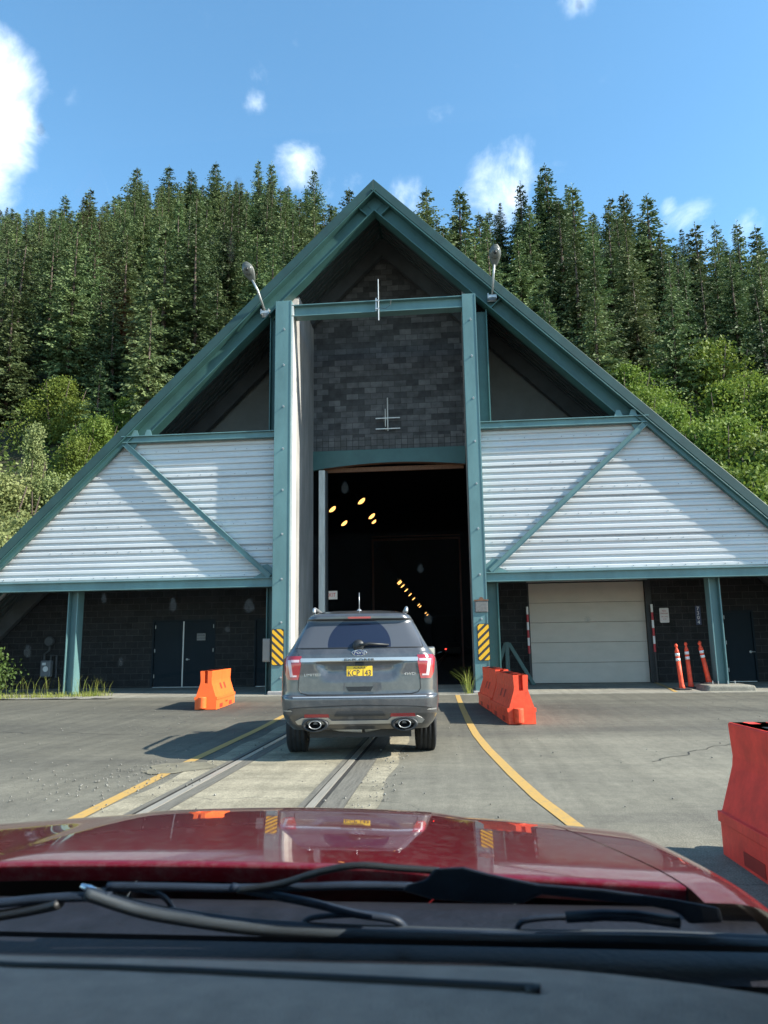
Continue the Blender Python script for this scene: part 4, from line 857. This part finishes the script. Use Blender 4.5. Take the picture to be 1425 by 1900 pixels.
for sg in (-1, 1):
    rows = []
    for Y in np.linspace(1.13, 2.6, 50):
        s0 = shut(max(Y, 1.2))+.002; r_ = []
        for u in list(np.linspace(s0, .905, 18)): r_.append((XC+sg*u, Y, hood_z(u, max(Y, 1.2)) + (.02*(1.2-Y) if Y < 1.2 else 0)))
        zl = r_[-1][2]
        for zz_ in (zl-.1, zl-.3, .35): r_.append((XC+sg*(.915), Y, zz_))
        rows.append(r_)
    rows = [[(p[0], p[1], p[2]) for p in r_] for r_ in rows]
    loc(MB().grid(rows)).build('fender', REDCAR, own, smooth=True)
    a = MB(); a.grid([[(XC+sg*(shut(Y)), Y, hood_z(shut(Y), Y)-d) for d in (.004, .2)] for Y in Ys]); loc(a).build('shut_gap', DARK, own)
    loc(MB().box((min(XC+sg*.86, XC+sg*.915), -1.6, .3), (max(XC+sg*.86, XC+sg*.915), .85, 1.0))).build('door', REDCAR, own, bevel=.02)
    loc(MB().prism([(XC+sg*.86, 1.0), (XC+sg*.90, 1.0), (XC+sg*.76, 1.90), (XC+sg*.72, 1.90)], -1.6, .50)).build('side_window', SGLASS if sg > 0 else CLEAR, own)  # unseen; right pane opaque to block sun from the dash, left clear for skylight
    loc(MB().tube([(XC+sg*.885, 1.03, .97), (XC+sg*.76, .51, 1.92)], .035, 8)).build('pillar', REDCAR, own, smooth=True)
    loc(MB().prism([(.99, .97), (.50, .97), (.50, 1.88)], XC+sg*.80-.01, XC+sg*.80+.01, ax='x')).build('quarter_window', SGLASS if sg > 0 else CLEAR, own)  # right one opaque to keep sun off the dash, left one lets skylight in
    whl = MB().lathe([(.2, -.1), (.32, -.1), (.335, -.06), (.335, .06), (.32, .1), (.2, .1)], (XC+sg*.79, 1.75, .335), 28, axis='x'); loc(whl).build('wheel', RUB, own, smooth=True)
loc(MB().box((XC-.78, -1.6, 1.91), (XC+.78, .51, 1.98))).build('roof', REDCAR, own, bevel=.02)  # unseen; raised and brought forward to shade the dashboard from the sun
loc(MB().box((XC-.86, -1.7, .3), (XC+.86, -1.6, 1.0))).build('rear_wall', DARK, own)
loc(MB().quad((XC-.8, -1.65, 1.0), (XC+.8, -1.65, 1.0), (XC+.74, -1.6, 1.91), (XC-.74, -1.6, 1.91))).build('rear_window', CLEAR, own)  # unseen; left clear so more skylight reaches the dashboard
loc(MB().box((XC-.75, -1.58, 1.895), (XC+.75, .48, 1.907))).build('bounce_headliner', LINER, own)  # unseen pale panel added to bounce light onto the dashboard
loc(MB().box((XC-.86, -1.6, .28), (XC+.86, 2.5, .34))).build('floor_pan', DARK, own)
loc(MB().box((XC-.80, 2.0, .34), (XC+.80, 2.56, .66))).build('front_bumper', REDCAR, own, bevel=.06)
# cowl
rows = [[(x, Y, z + .012*math.sin((x-XC)*3)**2*0) for x in np.linspace(XC-.83, XC+.83, 40)] for Y, z in ((1.205, .925), (1.20, .950), (1.15, .955), (1.10, .950), (1.04, .944), (.98, .935))]
loc(MB().grid(rows)).build('cowl', COWL, own, smooth=True)
loc(MB().box((XC-.905, .55, .70), (XC+.905, 1.035, .92))).build('defroster_well', DARK, own)
# windscreen
GN = Vector((0, .8803, .4744)); GP = Vector((0, 1.02, .955))
def glass_at(px, py, off=0):
    v = view_dir(px, py); t = (GP + GN*off - EYE).dot(GN)/v.dot(GN); return EYE + v*t
m, t, b = nodes_of('windscreen_glass'); t.nodes.remove(b)
lw = add(t, 'ShaderNodeLayerWeight'); lw.inputs['Blend'].default_value = .5
fc = math_n(t, 'ADD', math_n(t, 'MULTIPLY', math_n(t, 'POWER', lw.outputs['Facing'], 5), .5), .02)
tb = add(t, 'ShaderNodeBsdfTransparent'); tb.inputs[0].default_value = (.95, .97, .97, 1); gb = add(t, 'ShaderNodeBsdfGlossy'); gb.inputs['Roughness'].default_value = 0
ms = add(t, 'ShaderNodeMixShader'); t.links.new(fc, ms.inputs[0]); t.links.new(tb.outputs[0], ms.inputs[1]); t.links.new(gb.outputs[0], ms.inputs[2]); t.links.new(ms.outputs[0], t.nodes['Material Output'].inputs[0]); WS = m
ws = loc(MB().quad((XC-.86, 1.02, .955), (XC+.86, 1.02, .955), (XC+.74, .50, 1.92), (XC-.74, .50, 1.92))).build('windshield', WS, own)
loc(MB().quad((XC-.86, 1.0215, .9565), (XC+.86, 1.0215, .9565), (XC+.86, 1.005, .969), (XC-.86, 1.005, .969))).build('frit_band', DARK, own)
# dried water spots on the glass
m, t, b = nodes_of('water_spots'); t.nodes.remove(b)
tb = add(t, 'ShaderNodeBsdfTransparent'); db = add(t, 'ShaderNodeBsdfDiffuse'); db.inputs[0].default_value = (.6, .62, .66, 1); ms = add(t, 'ShaderNodeMixShader'); ms.inputs[0].default_value = .2
t.links.new(tb.outputs[0], ms.inputs[1]); t.links.new(db.outputs[0], ms.inputs[2]); t.links.new(ms.outputs[0], t.nodes['Material Output'].inputs[0]); SPOT = m
for px, py, rx, ry in ((321, 1122, 6, 13), (462, 1124, 9, 13), (429, 460, 6, 26), (393, 445, 5, 10), (934, 408, 7, 12), (1120, 468, 7, 10), (442, 340, 8, 12), (422, 1168, 5, 5), (224, 1228, 4, 8), (640, 905, 6, 10),
                       (51, 1208, 6, 12), (780, 1055, 5, 8), (1090, 1150, 4, 5), (990, 965, 5, 6), (795, 1148, 7, 9), (930, 795, 5, 5), (193, 1110, 4, 9), (75, 240, 8, 12), (1075, 8, 8, 10)):
    loc(MB().quad(*[glass_at(px + rx*math.cos(w)*(1+.2*math.sin(3*w)), py + ry*math.sin(w), -.002) for w in np.linspace(0, 2*math.pi, 14, endpoint=False)])).build('water_spot', SPOT, ws)
def gpath(pts, off): return [glass_at(x, y, off) for x, y in pts]
def smooth_path(pts, n=6):
    out = []; P = [Vector((x, y, 0)) for x, y in pts]
    for i in range(len(P)-1):
        p0, p1, p2, p3 = P[max(i-1, 0)], P[i], P[i+1], P[min(i+2, len(P)-1)]
        for k in range(n):
            t_ = k/n; q = .5*((2*p1)+(p2-p0)*t_+(2*p0-5*p1+4*p2-p3)*t_*t_+(3*p1-p0-3*p2+p3)*t_**3); out.append((q.x, q.y))
    out.append(pts[-1]); return out
# wipers: measured on the glass
wp = bpy.data.objects.new('wiper', None); S.collection.objects.link(wp); wp.parent = own; wp.matrix_parent_inverse = Matrix.Translation(-own.location)
def wpart(mb, name, m_, **k): return mb.build(name, m_, wp, **k)
blade = smooth_path([(158, 1650), (250, 1680), (330, 1696), (470, 1715), (620, 1724), (750, 1729), (950, 1735), (1200, 1737), (1425, 1746), (1600, 1752)])
wpart(MB().tube(gpath(blade, .020), [.003]+[.0062]*(len(blade)-1), 8, flat=.8), 'blade', WIPERM, smooth=True)
wpart(MB().tube(gpath([(x, y+9) for x, y in blade], .008), .005, 6, flat=1.6), 'rubber_edge', WIPERR, smooth=True)
wpart(MB().tube(gpath([(x, y-7) for x, y in blade[2:]], .028), .0028, 6), 'spine', WIPERR, smooth=True)
wpart(MB().tube(gpath([(150, 1643), (166, 1650), (180, 1656)], .025), [.003, .006, .005], 8), 'end_clip', CHROME, smooth=True)
for pts, r_ in (([(190, 1652), (250, 1650), (300, 1662), (322, 1688)], .0045), ([(430, 1646), (500, 1660), (580, 1676), (660, 1695), (730, 1706), (752, 1724)], .007), ([(660, 1697), (600, 1700), (570, 1706), (556, 1722)], .0045), ([(960, 1722), (975, 1708), (1040, 1702), (1100, 1706)], .0045),
                ([(200, 1644), (330, 1646), (430, 1648), (560, 1646), (660, 1643), (765, 1645)], .0065)):  # right half of this tube stands in for the cowl's lit top edge
    sp_ = smooth_path(pts); wpart(MB().tube(gpath(sp_, .034), r_, 8, flat=.8), 'yoke', WIPERM, smooth=True)
sp_ = smooth_path([(440, 1652), (520, 1640), (600, 1616), (665, 1606), (740, 1611), (815, 1616)]); wpart(MB().tube(gpath(sp_, .030), .0045, 8), 'washer_hose', DARK, smooth=True)
# broad wiper arm reaching from the middle of the cowl to its pivot at the right
arm = [(758, 1640), (790, 1632), (806, 1611), (860, 1608), (905, 1620), (1000, 1640), (1120, 1650), (1250, 1668), (1335, 1684), (1342, 1712), (1278, 1714), (1258, 1692), (1200, 1680), (1080, 1668), (1005, 1660), (970, 1676), (900, 1676), (800, 1668), (745, 1652)]
lo, hi = [glass_at(x, y, .012) for x, y in arm], [glass_at(x, y, .028) for x, y in arm]
a = MB(); k = len(arm); a.v = [tuple(p) for p in lo+hi]; a.f = [tuple(range(k-1, -1, -1)), tuple(range(k, 2*k))] + [(i, (i+1) % k, k+(i+1) % k, k+i) for i in range(k)]; a.mi = [0]*len(a.f)
wpart(a, 'arm', WIPERM, bevel=.004)
wpart(MB().tube(gpath([(1050, 1702), (1120, 1698), (1180, 1700), (1260, 1712)], .02), .007, 8), 'linkage', WIPERM, smooth=True)
w2 = bpy.data.objects.new('wiper', None); S.collection.objects.link(w2); w2.parent = own; w2.matrix_parent_inverse = Matrix.Translation(-own.location)
sp_ = smooth_path([(-160, 1690), (-60, 1682), (0, 1676), (80, 1668), (150, 1664), (205, 1664)]); MB().tube(gpath(sp_, .02), .009, 8, flat=.7).build('arm', WIPERM, w2, smooth=True)
sp_ = smooth_path([(-160, 1715), (-40, 1704), (40, 1692), (95, 1681), (110, 1676)]); MB().tube(gpath(sp_, .012), .010, 8, flat=.7).build('blade', DARK, w2, smooth=True)
# dashboard
DP = [(.98, .93), (.80, .95), (.745, 1.0), (.732, 1.040), (.722, 1.050), (.69, 1.056), (.65, 1.061), (.58, 1.065), (.50, 1.066), (.43, 1.056), (.37, 1.02), (.34, .95), (.33, .7)]
def dash_pt(Y, z, x):
    r_ = max(0, (x-.05)/.45); return (x, Y - .06*r_**1.6, z - .034*r_**1.5)
rows = [[dash_pt(Y, z, x) for x in np.linspace(XC-.90, XC+.90, 54)] for Y, z in DP]
loc(MB().grid(rows[3:])).build('dashboard', DASH, own, smooth=True); loc(MB().grid(rows[:4])).build('defroster_grille', DARK, own)
def dash_at(px, py):
    v = view_dir(px, py); best = None
    for (Ya, za), (Yb, zb) in zip(DP[4:], DP[5:]):
        for f_ in np.linspace(0, 1, 25):
            Y, z = Ya+(Yb-Ya)*f_, za+(zb-za)*f_; x = v.x/v.y*Y; q = dash_pt(Y, z, x); e = abs(EYE.z + v.z/v.y*q[1] - q[2])
            if best is None or e < best[0]: best = (e, q)
    return Vector(best[1])
sp_ = smooth_path([(-80, 1786), (0, 1792), (250, 1800), (500, 1812), (760, 1826), (990, 1838)])
pts = [dash_at(*p)+Vector((0, 0, .0016)) for p in sp_]
loc(MB().tube(pts, [.0024+.0022*i/len(pts) for i in range(len(pts))], 8, flat=.8)).build('seam', DARK, own, smooth=True)
loc(MB().tube([dash_at(975, 1837)+Vector((0, 0, .001)), dash_at(1003, 1839)+Vector((0, 0, .001))], .0065, 10, flat=.6)).build('seam_end', DARK, own, smooth=True)

# ------------------------------------------------------------------ hillside and forest
UT = [(-1.4, .66), (-.9, .69), (-.69, .702), (-.575, .698), (-.514, .707), (-.463, .730), (-.343, .728), (-.275, .730), (-.183, .695), (-.134, .66), (-.029, .65), (.026, .64), (.114, .658), (.154, .672), (.206, .645), (.267, .635), (.297, .62), (.322, .576), (.419, .574), (.458, .566), (.8, .52), (1.4, .45)]
def ridge_y(u): return float(np.interp(u, [-.3, .05], [118, 84]))
def hill_z(x, y):
    u = max(-1.4, min(1.4, x/max(y, 20))); D = ridge_y(u); e = float(np.interp(u, *zip(*UT)))
    zr = e*D - float(np.interp(u, [-.3, .05], [11, 9])); s_ = (y-30)/(D-30)
    side = max(0, abs(x+2)-15)/16
    base = -.3 + (max(0, s_)**1.0)*zr if s_ < 1 else zr*(1-.12*(s_-1))
    if y < 34: base = max(-.3, base) 
    return base + .6*math.sin(x*.21+y*.13) * min(1, max(0, s_*6)) + min(1.0, side)*min(1, max(0, (y-17)/8))*1.0
rows = [[(x, y, hill_z(x, y)) for x in np.arange(-190, 161, 5.0)] for y in list(np.arange(24, 60, 3)) + list(np.arange(60, 240, 6))]
# leave the strip under the building to the gravel sheet
hs = MB().grid(rows); keep = [i for i, f_ in enumerate(hs.f) if not (-11 < sum(hs.v[k][0] for k in f_)/4 < 8 and sum(hs.v[k][1] for k in f_)/4 < 45.5)]
hs.f = [hs.f[i] for i in keep]; hs.mi = [0]*len(hs.f); struct(hs.build('hillside', SOIL, smooth=True))

def leaf_quads(C, D, Nn, ln, wd):
    """diamond leaves: centre-base C, direction D, side Nn"""
    a = C; b = C + D*ln[:, None]*.55 + Nn*wd[:, None]; c_ = C + D*ln[:, None]; d = C + D*ln[:, None]*.55 - Nn*wd[:, None]
    return np.stack([a, b, c_, d], 1).reshape(-1, 3)
def unit(v): return v/np.maximum(1e-6, np.linalg.norm(v, axis=-1, keepdims=True))
def quads_mesh(name, V, m_):
    me = bpy.data.meshes.new(name); n = len(V)//4
    me.vertices.add(len(V)); me.vertices.foreach_set('co', V.astype(np.float32).ravel()); me.loops.add(4*n); me.loops.foreach_set('vertex_index', np.arange(4*n, dtype=np.int32))
    me.polygons.add(n); me.polygons.foreach_set('loop_start', np.arange(0, 4*n, 4, dtype=np.int32)); me.polygons.foreach_set('loop_total', np.full(n, 4, dtype=np.int32)); me.update(); me.validate(); me.materials.append(m_); return me
def spruce_mesh(seed, H, Rm, dense=1.0, sparse_top=.0):
    g_ = np.random.default_rng(seed); V = []
    nwh = int(H*2.3); 
    for i in range(nwh):
        t = (i+g_.uniform(-.3, .3))/nwh; t = min(.995, max(.03, t)); z = H*t
        env = (1-t)**.78*min(1, (t+.10)/.2)*(.8+.2*math.sin(7*t+seed))
        nb = int((5+5*(1-t))*dense)
        for k in range(nb):
            a_ = g_.uniform(0, 2*math.pi); Lb = Rm*env*(g_.uniform(.5, 1.15) if g_.random() > .1 else g_.uniform(1.15, 1.35))+.12
            rise = .55*t - .25 + g_.uniform(-.12, .12); ns = max(3, int(Lb/.28))
            s_ = (np.arange(ns)+.6)/ns; rad = Lb*s_; zz_ = z + Lb*(rise*s_ - .22*s_*s_ + .16*s_**3)
            c_, sn = math.cos(a_), math.sin(a_); P = np.stack([rad*c_, rad*sn, zz_], 1)
            bd_ = np.array([c_, sn, rise-.2]); bd_ /= np.linalg.norm(bd_); sd_ = np.array([-sn, c_, 0])
            for q in (-1, 1, 0):
                m_ = P + g_.normal(0, .05, P.shape)
                Dv = unit(bd_*(.75 if q else .9) + sd_*q*g_.uniform(.5, .95, (ns, 1)) + np.array([0, 0, -1])*g_.uniform(.0, .55, (ns, 1)) + g_.normal(0, .16, (ns, 3)))
                side = unit(np.cross(Dv, np.array([c_*.5, sn*.5, .35]) + g_.normal(0, .65, (ns, 3))))
                ln = g_.uniform(.36, .72, ns)*(1.1-.35*s_)*(.55+.55*(1-t)); V.append(leaf_quads(m_, Dv, side, ln, ln*g_.uniform(.17, .30, ns)))
    # leader
    tp = np.array([[0, 0, H*.97+.12*j] for j in range(6)]); V.append(leaf_quads(tp, unit(np.array([[0, 0, 1.]]*6)+g_.normal(0, .25, (6, 3))), unit(g_.normal(0, 1, (6, 3))), np.full(6, .35), np.full(6, .05)))
    return np.concatenate(V)
def trunk_mesh(name, H, r):
    a = MB().tube([(0, 0, -1), (0, 0, H*.3), (.05, .02, H*.7), (0, 0, H)], [r, r*.8, r*.4, .02], 7); me = bpy.data.meshes.new(name); me.from_pydata(a.v, [], a.f); me.materials.append(WOOD); return me
PROTO = []
for sd_, H, Rm, dn in ((1, 19, 4.7, 1.3), (2, 22, 5.0, 1.25), (3, 16, 4.6, 1.35), (4, 24, 5.0, 1.25), (5, 18, 3.9, 1.2), (6, 13, 4.2, 1.4), (7, 21, 4.1, .95), (8, 20, 5.4, 1.3)):
    PROTO.append((H, Rm, quads_mesh('spruce_crown', spruce_mesh(sd_, H, Rm, dn), SPR), trunk_mesh('spruce_trunk', H*.98, .26)))
def plant_tree(name, proto, loc, sc, rz, label, cat, group, wide=1.0):
    H, Rm, cm, tm = proto; e = bpy.data.objects.new(name, None); S.collection.objects.link(e); e.location = loc; e.rotation_euler = (random.uniform(-.03, .03), random.uniform(-.03, .03), rz); e.scale = (sc*wide, sc*wide, sc); e.empty_display_size = .5
    for nm, me in (('trunk', tm), ('crown', cm)):
        o_ = bpy.data.objects.new(nm, me); S.collection.objects.link(o_); o_.parent = e
    return tag(e, label, cat, group)
def in_roof(px, py):   # behind the gable, seen from the camera
    return py > 345 + (abs(px-693)*(1.02 if px < 693 else .83))
n_tree = 0; used = []
def try_tree(x, y, proto, sc, label, group, wide=1, force=False):
    global n_tree
    z = hill_z(x, y)-.3; H, Rm = proto[0]*sc, proto[1]*sc
    top = project((x, y, z+H)); 
    if not force:
        lft, rgt = project((x-Rm*.8, y, z+H*.55)), project((x+Rm*.8, y, z+H*.55))
        if rgt[0] < -60 or lft[0] > 1485: return False
        if in_roof(top[0], top[1]+25) and in_roof(*lft) and in_roof(*rgt): return False
    plant_tree('spruce_tree', proto, (x, y, z), sc, random.uniform(0, 6.28), label, 'spruce tree', group, wide); n_tree += 1; used.append((x, y)); return True
# trees that stand out against the sky
for px, py, lab in ((258, 312, 'broad spruce rising above the left skyline, left of its neighbour'), (316, 308, 'pointed spruce on the left skyline, second tall one from the left'), (402, 305, 'spruce on the left skyline midway to the gable'),
                    (481, 297, 'slim dark spruce highest on the left ridge'), (503, 303, 'bushy spruce close right of the slim dark one on the left ridge'), (583, 313, 'thin spruce with a bare spire in front of a cloud left of the gable'),
                    (790, 352, 'first spruce right of the gable peak on the skyline'), (850, 350, 'second spruce right of the gable peak on the skyline'), (965, 338, 'spindly spruce in front of the cloud right of the gable'),
                    (1000, 322, 'narrow spruce close left of the tallest one on the right ridge'), (1014, 310, 'tallest spruce breaking the skyline right of the gable'), (1062, 348, 'full round spruce right of the tallest one'),
                    (1130, 368, 'dark spruce left of a close pair on the right skyline'), (1156, 357, 'spruce in the close pair on the right skyline'), (1197, 364, 'dark wide spruce last before the ridge drops on the right'),
                    (1292, 418, 'small spruce on the low right skyline near the edge'), (1327, 417, 'thin spruce on the low right skyline'), (1365, 413, 'spruce on the low right skyline next to a thin one'), (1402, 425, 'last spruce on the right skyline at the picture edge'),
                    (166, 352, 'small pointed spruce on the left part of the skyline'), (122, 365, 'round topped spruce at the far left skyline'), (650, 352, 'spruce top just left of the gable peak'), (355, 316, 'short spruce between two tall ones on the left skyline')):
    v = view_dir(px, py); u = v.x/v.y; Y = ridge_y(u)*random.uniform(.86, .97); x = u*Y; top = EYE.z + v.z/v.y*Y; h = top - hill_z(x, Y)+.3
    c_ = min(PROTO, key=lambda p: abs(p[0]-h)+random.uniform(0, 3)); try_tree(x, Y, c_, h/c_[0], lab, 'trees on the skyline', .9 if 'thin' in lab or 'slim' in lab or 'spindly' in lab or 'narrow' in lab else 1.25, True)
    S.collection.objects[-1] if False else None
# the forest: rows up the slope
y = 47.0
while y < 128:
    st = 3.9 + y*.007
    x = -.80*y + random.uniform(0, st)
    while x < .56*y:
        xx, yy_ = x + random.uniform(-1.4, 1.4), y + random.uniform(-1.8, 1.8); u = xx/yy_
        lim = ridge_y(u)
        if yy_ < lim + 10 and all((xx-a_)**2+(yy_-b_)**2 > 6.5 for a_, b_ in used):
            low = yy_ < (52 if u < 0 else 55)
            left = u < -.1
            if not (low and random.random() < .35) and n_tree < 296:
                p_ = random.choice(PROTO); sc = random.uniform(.62, .95)*(.8 if low else 1)
                e = float(np.interp(u, *zip(*UT))); mx_ = (e*yy_*.985 + 1.33 - hill_z(xx, yy_))/p_[0]; sc = min(sc, max(.45, mx_*random.uniform(.84, .97)))
                band = 'low' if yy_ < 62 else 'middle' if yy_ < 88 else 'high'
                side = 'left' if left else 'right'
                lb = {'low': f'dark spruce low on the {side} slope just above the leafy shrubs', 'middle': f'dense dark spruce on the middle of the {side} slope', 'high': f'dense spruce high on the {side} slope just under the skyline'}[band]
                try_tree(xx, yy_, p_, sc, lb, f'{band} {side} forest spruces', random.uniform(.95, 1.25))
        x += st
    y += 4.4
print('spruces', n_tree)
# leafy shrubs along the foot of the slope
def shrub_mesh(seed, H, W, n, leaf, upright=False):
    g_ = np.random.default_rng(seed); L_ = 38; cen = []
    for i in range(L_):
        t = g_.uniform(.12, .95) if not upright else (i+.5)/L_
        r_ = W*(1-t**1.6)*.95 if not upright else W*(1-t)**.8*.55
        a_ = g_.uniform(0, 6.28); cen.append((r_*math.cos(a_)*g_.uniform(.2, 1), r_*math.sin(a_)*g_.uniform(.2, 1), H*t*.9, (W*.34 if not upright else W*.30)*(1.2-.6*t)*g_.uniform(.55, 1.35)))
    cen = np.array(cen); idx = g_.integers(0, L_, n); dv = unit(g_.normal(0, 1, (n, 3))); rr_ = np.clip(g_.normal(.82, .26, n), .2, 1.6)
    C = cen[idx, :3] + dv*rr_[:, None]*cen[idx, 3:4]*np.array([1, 1, .85]); C[:, 2] = np.maximum(C[:, 2], .02)
    D = unit(dv*.5 + g_.normal(0, .7, (n, 3)) + np.array([0, 0, -.15])); N_ = unit(np.cross(D, dv + g_.normal(0, .6, (n, 3)))); ln = g_.uniform(.7, 1.3, n)*leaf
    return leaf_quads(C, D, N_, ln, ln*.38)
def stems_mesh(H, W):
    a = MB()
    for k in range(6):
        an = k*1.05; a.tube([(.1*math.cos(an), .1*math.sin(an), -.5), (W*.3*math.cos(an), W*.3*math.sin(an), H*.4), (W*.45*math.cos(an+.2), W*.45*math.sin(an+.2), H*.8)], [.07, .045, .015], 5)
    me = bpy.data.meshes.new('shrub_stems'); me.from_pydata(a.v, [], a.f); me.materials.append(WOOD); return me
SHR = [(5.0, 3.0, quads_mesh('alder_crown', shrub_mesh(11+i, 5, 3.0, 19000, .13), ALD), stems_mesh(5, 3)) for i in range(3)]
COTP = [(7.5, 1.9, quads_mesh('cottonwood_crown', shrub_mesh(31, 7.5, 1.9, 15000, .085, True), COT), stems_mesh(7, 1.2)), (4.6, 2.6, quads_mesh('willow_crown', shrub_mesh(32, 4.6, 2.6, 22000, .08), COT), stems_mesh(4.5, 2.4))]
def shrub_at(px, py, Y, hgt, proto, name, lab, cat, grp, wide=1.0):
    """a shrub at distance Y with its top seen towards (px,py); it stands on the slope below"""
    v = view_dir(px, py); x = v.x/v.y*Y; top = EYE.z + v.z/v.y*Y; sc = hgt/proto[0]; z = top-hgt
    zg = hill_z(x, Y); 
    if z > zg-.3: sc = (top-zg+.3)/proto[0]; z = zg-.3
    e = plant_tree(name, proto, (x, Y, z), sc, random.uniform(0, 6.28), lab, cat, grp, wide)
    return e
for px, py, Y, h in ((1120, 660, 50, 6), (1165, 672, 47, 6), (1215, 680, 49, 6), (1318, 620, 50, 6.5), (1345, 700, 45, 6), (1390, 690, 46, 6), (1440, 700, 44, 6), (1250, 745, 42, 5), (1300, 775, 40, 5), (1350, 760, 39, 5.5), (1400, 800, 36, 5), (1450, 790, 35, 6), (1310, 850, 34, 5), (1370, 850, 33, 5), (1420, 880, 31, 5), (1200, 720, 44, 5), (1430, 960, 29, 5)):
    shrub_at(px, py, Y, h, random.choice(SHR), 'alder_shrub', 'bright green leafy alder at the foot of the slope right of the roof', 'shrub', 'alders right of the building')
for px, py, Y, h in ((185, 765, 45, 5.5), (150, 800, 43, 5), (235, 735, 48, 5), (280, 700, 50, 5), (330, 690, 52, 5), (215, 830, 40, 5), (350, 640, 55, 5), (120, 690, 50, 6)):
    shrub_at(px, py, Y, h, random.choice(SHR), 'alder_shrub', 'green leafy alder among the spruces left of the roof', 'shrub', 'alders left of the building')
shrub_at(72, 762, 34, 10.5, COTP[0], 'cottonwood_tree', 'tall narrow pale green tree with silvery leaf tips left of the roof', 'tree', None, .8)
for px, py, Y, h, lab in ((20, 860, 33, 8, 'pale yellow green leafy bush at the left edge, nearest the tall pale tree'), (110, 865, 34, 7, 'pale leafy bush close under the roof slope at the left'), (-40, 820, 32, 8, 'pale leafy bush cut off by the left edge'),
                     (60, 930, 30, 6.5, 'low pale leafy bush beside the lower left roof slope'), (0, 960, 28, 6.5, 'low pale bush at the left edge beside the end of the roof')):
    shrub_at(px, py, Y, h, COTP[1], 'willow_bush', lab, 'bush', 'pale bushes left of the building')
# undergrowth over the slope, uncountable
n = 60000; uu = rng.uniform(-.85, .62, n); yy2 = 33 + 85*rng.uniform(0, 1, n)**1.2; P = np.array([(u*y_, y_, hill_z(u*y_, y_)) for u, y_ in zip(uu, yy2)])
P = P[~((P[:, 0] > -12) & (P[:, 0] < 9) & (P[:, 1] < 47))]; n = len(P)
P[:, 2] += rng.uniform(0, 1.1, n)**1.5*1.2
D = unit(rng.normal(0, 1, (n, 3)) + np.array([0, 0, .5])); N_ = unit(np.cross(D, rng.normal(0, 1, (n, 3)))); ln = rng.uniform(.3, .8, n)*np.clip(P[:, 1]/80, .3, 1)
me = quads_mesh('undergrowth', leaf_quads(P, D, N_, ln, ln*.35), UND); o = bpy.data.objects.new('undergrowth', me); S.collection.objects.link(o); o['kind'] = 'stuff'
# bush at the left end of the wall, grass round the left post, weed by the right column
sb = (1.7, 1.2, quads_mesh('bush_crown', shrub_mesh(51, 1.7, 1.2, 3500, .10), UND), stems_mesh(1.5, 1))
plant_tree('wall_bush', sb, (-13.2, 19.9, .05), 1.0, 0, 'dark green bush at the left edge in front of the block wall', 'bush', None)
def blades(n, fx, h0, h1, lean, w=.006, seed=3):
    g_ = np.random.default_rng(seed); V = []
    for i in range(n):
        x, y_, z = fx(g_); h = g_.uniform(h0, h1); a_ = g_.uniform(0, 6.28); l_ = g_.uniform(.1, lean)*h; dx, dy = math.cos(a_)*l_, math.sin(a_)*l_; b_ = g_.uniform(0, 3.14); wx, wy = w*math.cos(b_), w*math.sin(b_)
        V += [(x-wx, y_-wy, z), (x+wx, y_+wy, z), (x+dx*.4+wx*.7, y_+dy*.4+wy*.7, z+h*.7), (x+dx*.4-wx*.7, y_+dy*.4-wy*.7, z+h*.7), (x+dx*.4-wx*.7, y_+dy*.4-wy*.7, z+h*.7), (x+dx*.4+wx*.7, y_+dy*.4+wy*.7, z+h*.7), (x+dx+wx*.3, y_+dy+wy*.3, z+h), (x+dx-wx*.3, y_+dy-wy*.3, z+h)]
    return np.array(V)
def gpos(g_):
    c_ = g_.integers(0, 6); cx, cy, s_ = ((-10.9, 19.95, .35), (-11.3, 19.7, .4), (-10.2, 20.1, .25), (-12.0, 19.6, .5), (-12.6, 19.4, .5), (-9.9, 20.2, .2))[c_]; return g_.normal(cx, s_), g_.normal(cy, .22), .08
me = quads_mesh('grass', np.concatenate([blades(1000, gpos, .04, .18, .7, .007, 3), blades(90, gpos, .28, .6, .5, .005, 4)]), GRS); o = bpy.data.objects.new('grass', me); S.collection.objects.link(o); o['kind'] = 'stuff'
me = quads_mesh('grass_weed', blades(46, lambda g_: (g_.normal(.36, .05), g_.normal(19.72, .05), .1), .25, .72, .9, .006, 9), GRS); o = bpy.data.objects.new('grass_weed', me); S.collection.objects.link(o); tag(o, 'tuft of pale grass growing at the foot of the right column', 'weed')
# gravel strip along the left edge of the lot
rows = [[(x, y_, .0+gz(y_)+.014+.02*random.random()) for x in np.arange(-16, -8.8, .18)] for y_ in (19.05, 19.15, 19.25, 19.35, 19.43)]
struct(MB().grid(rows).build('gravel_strip', GRAVEL))
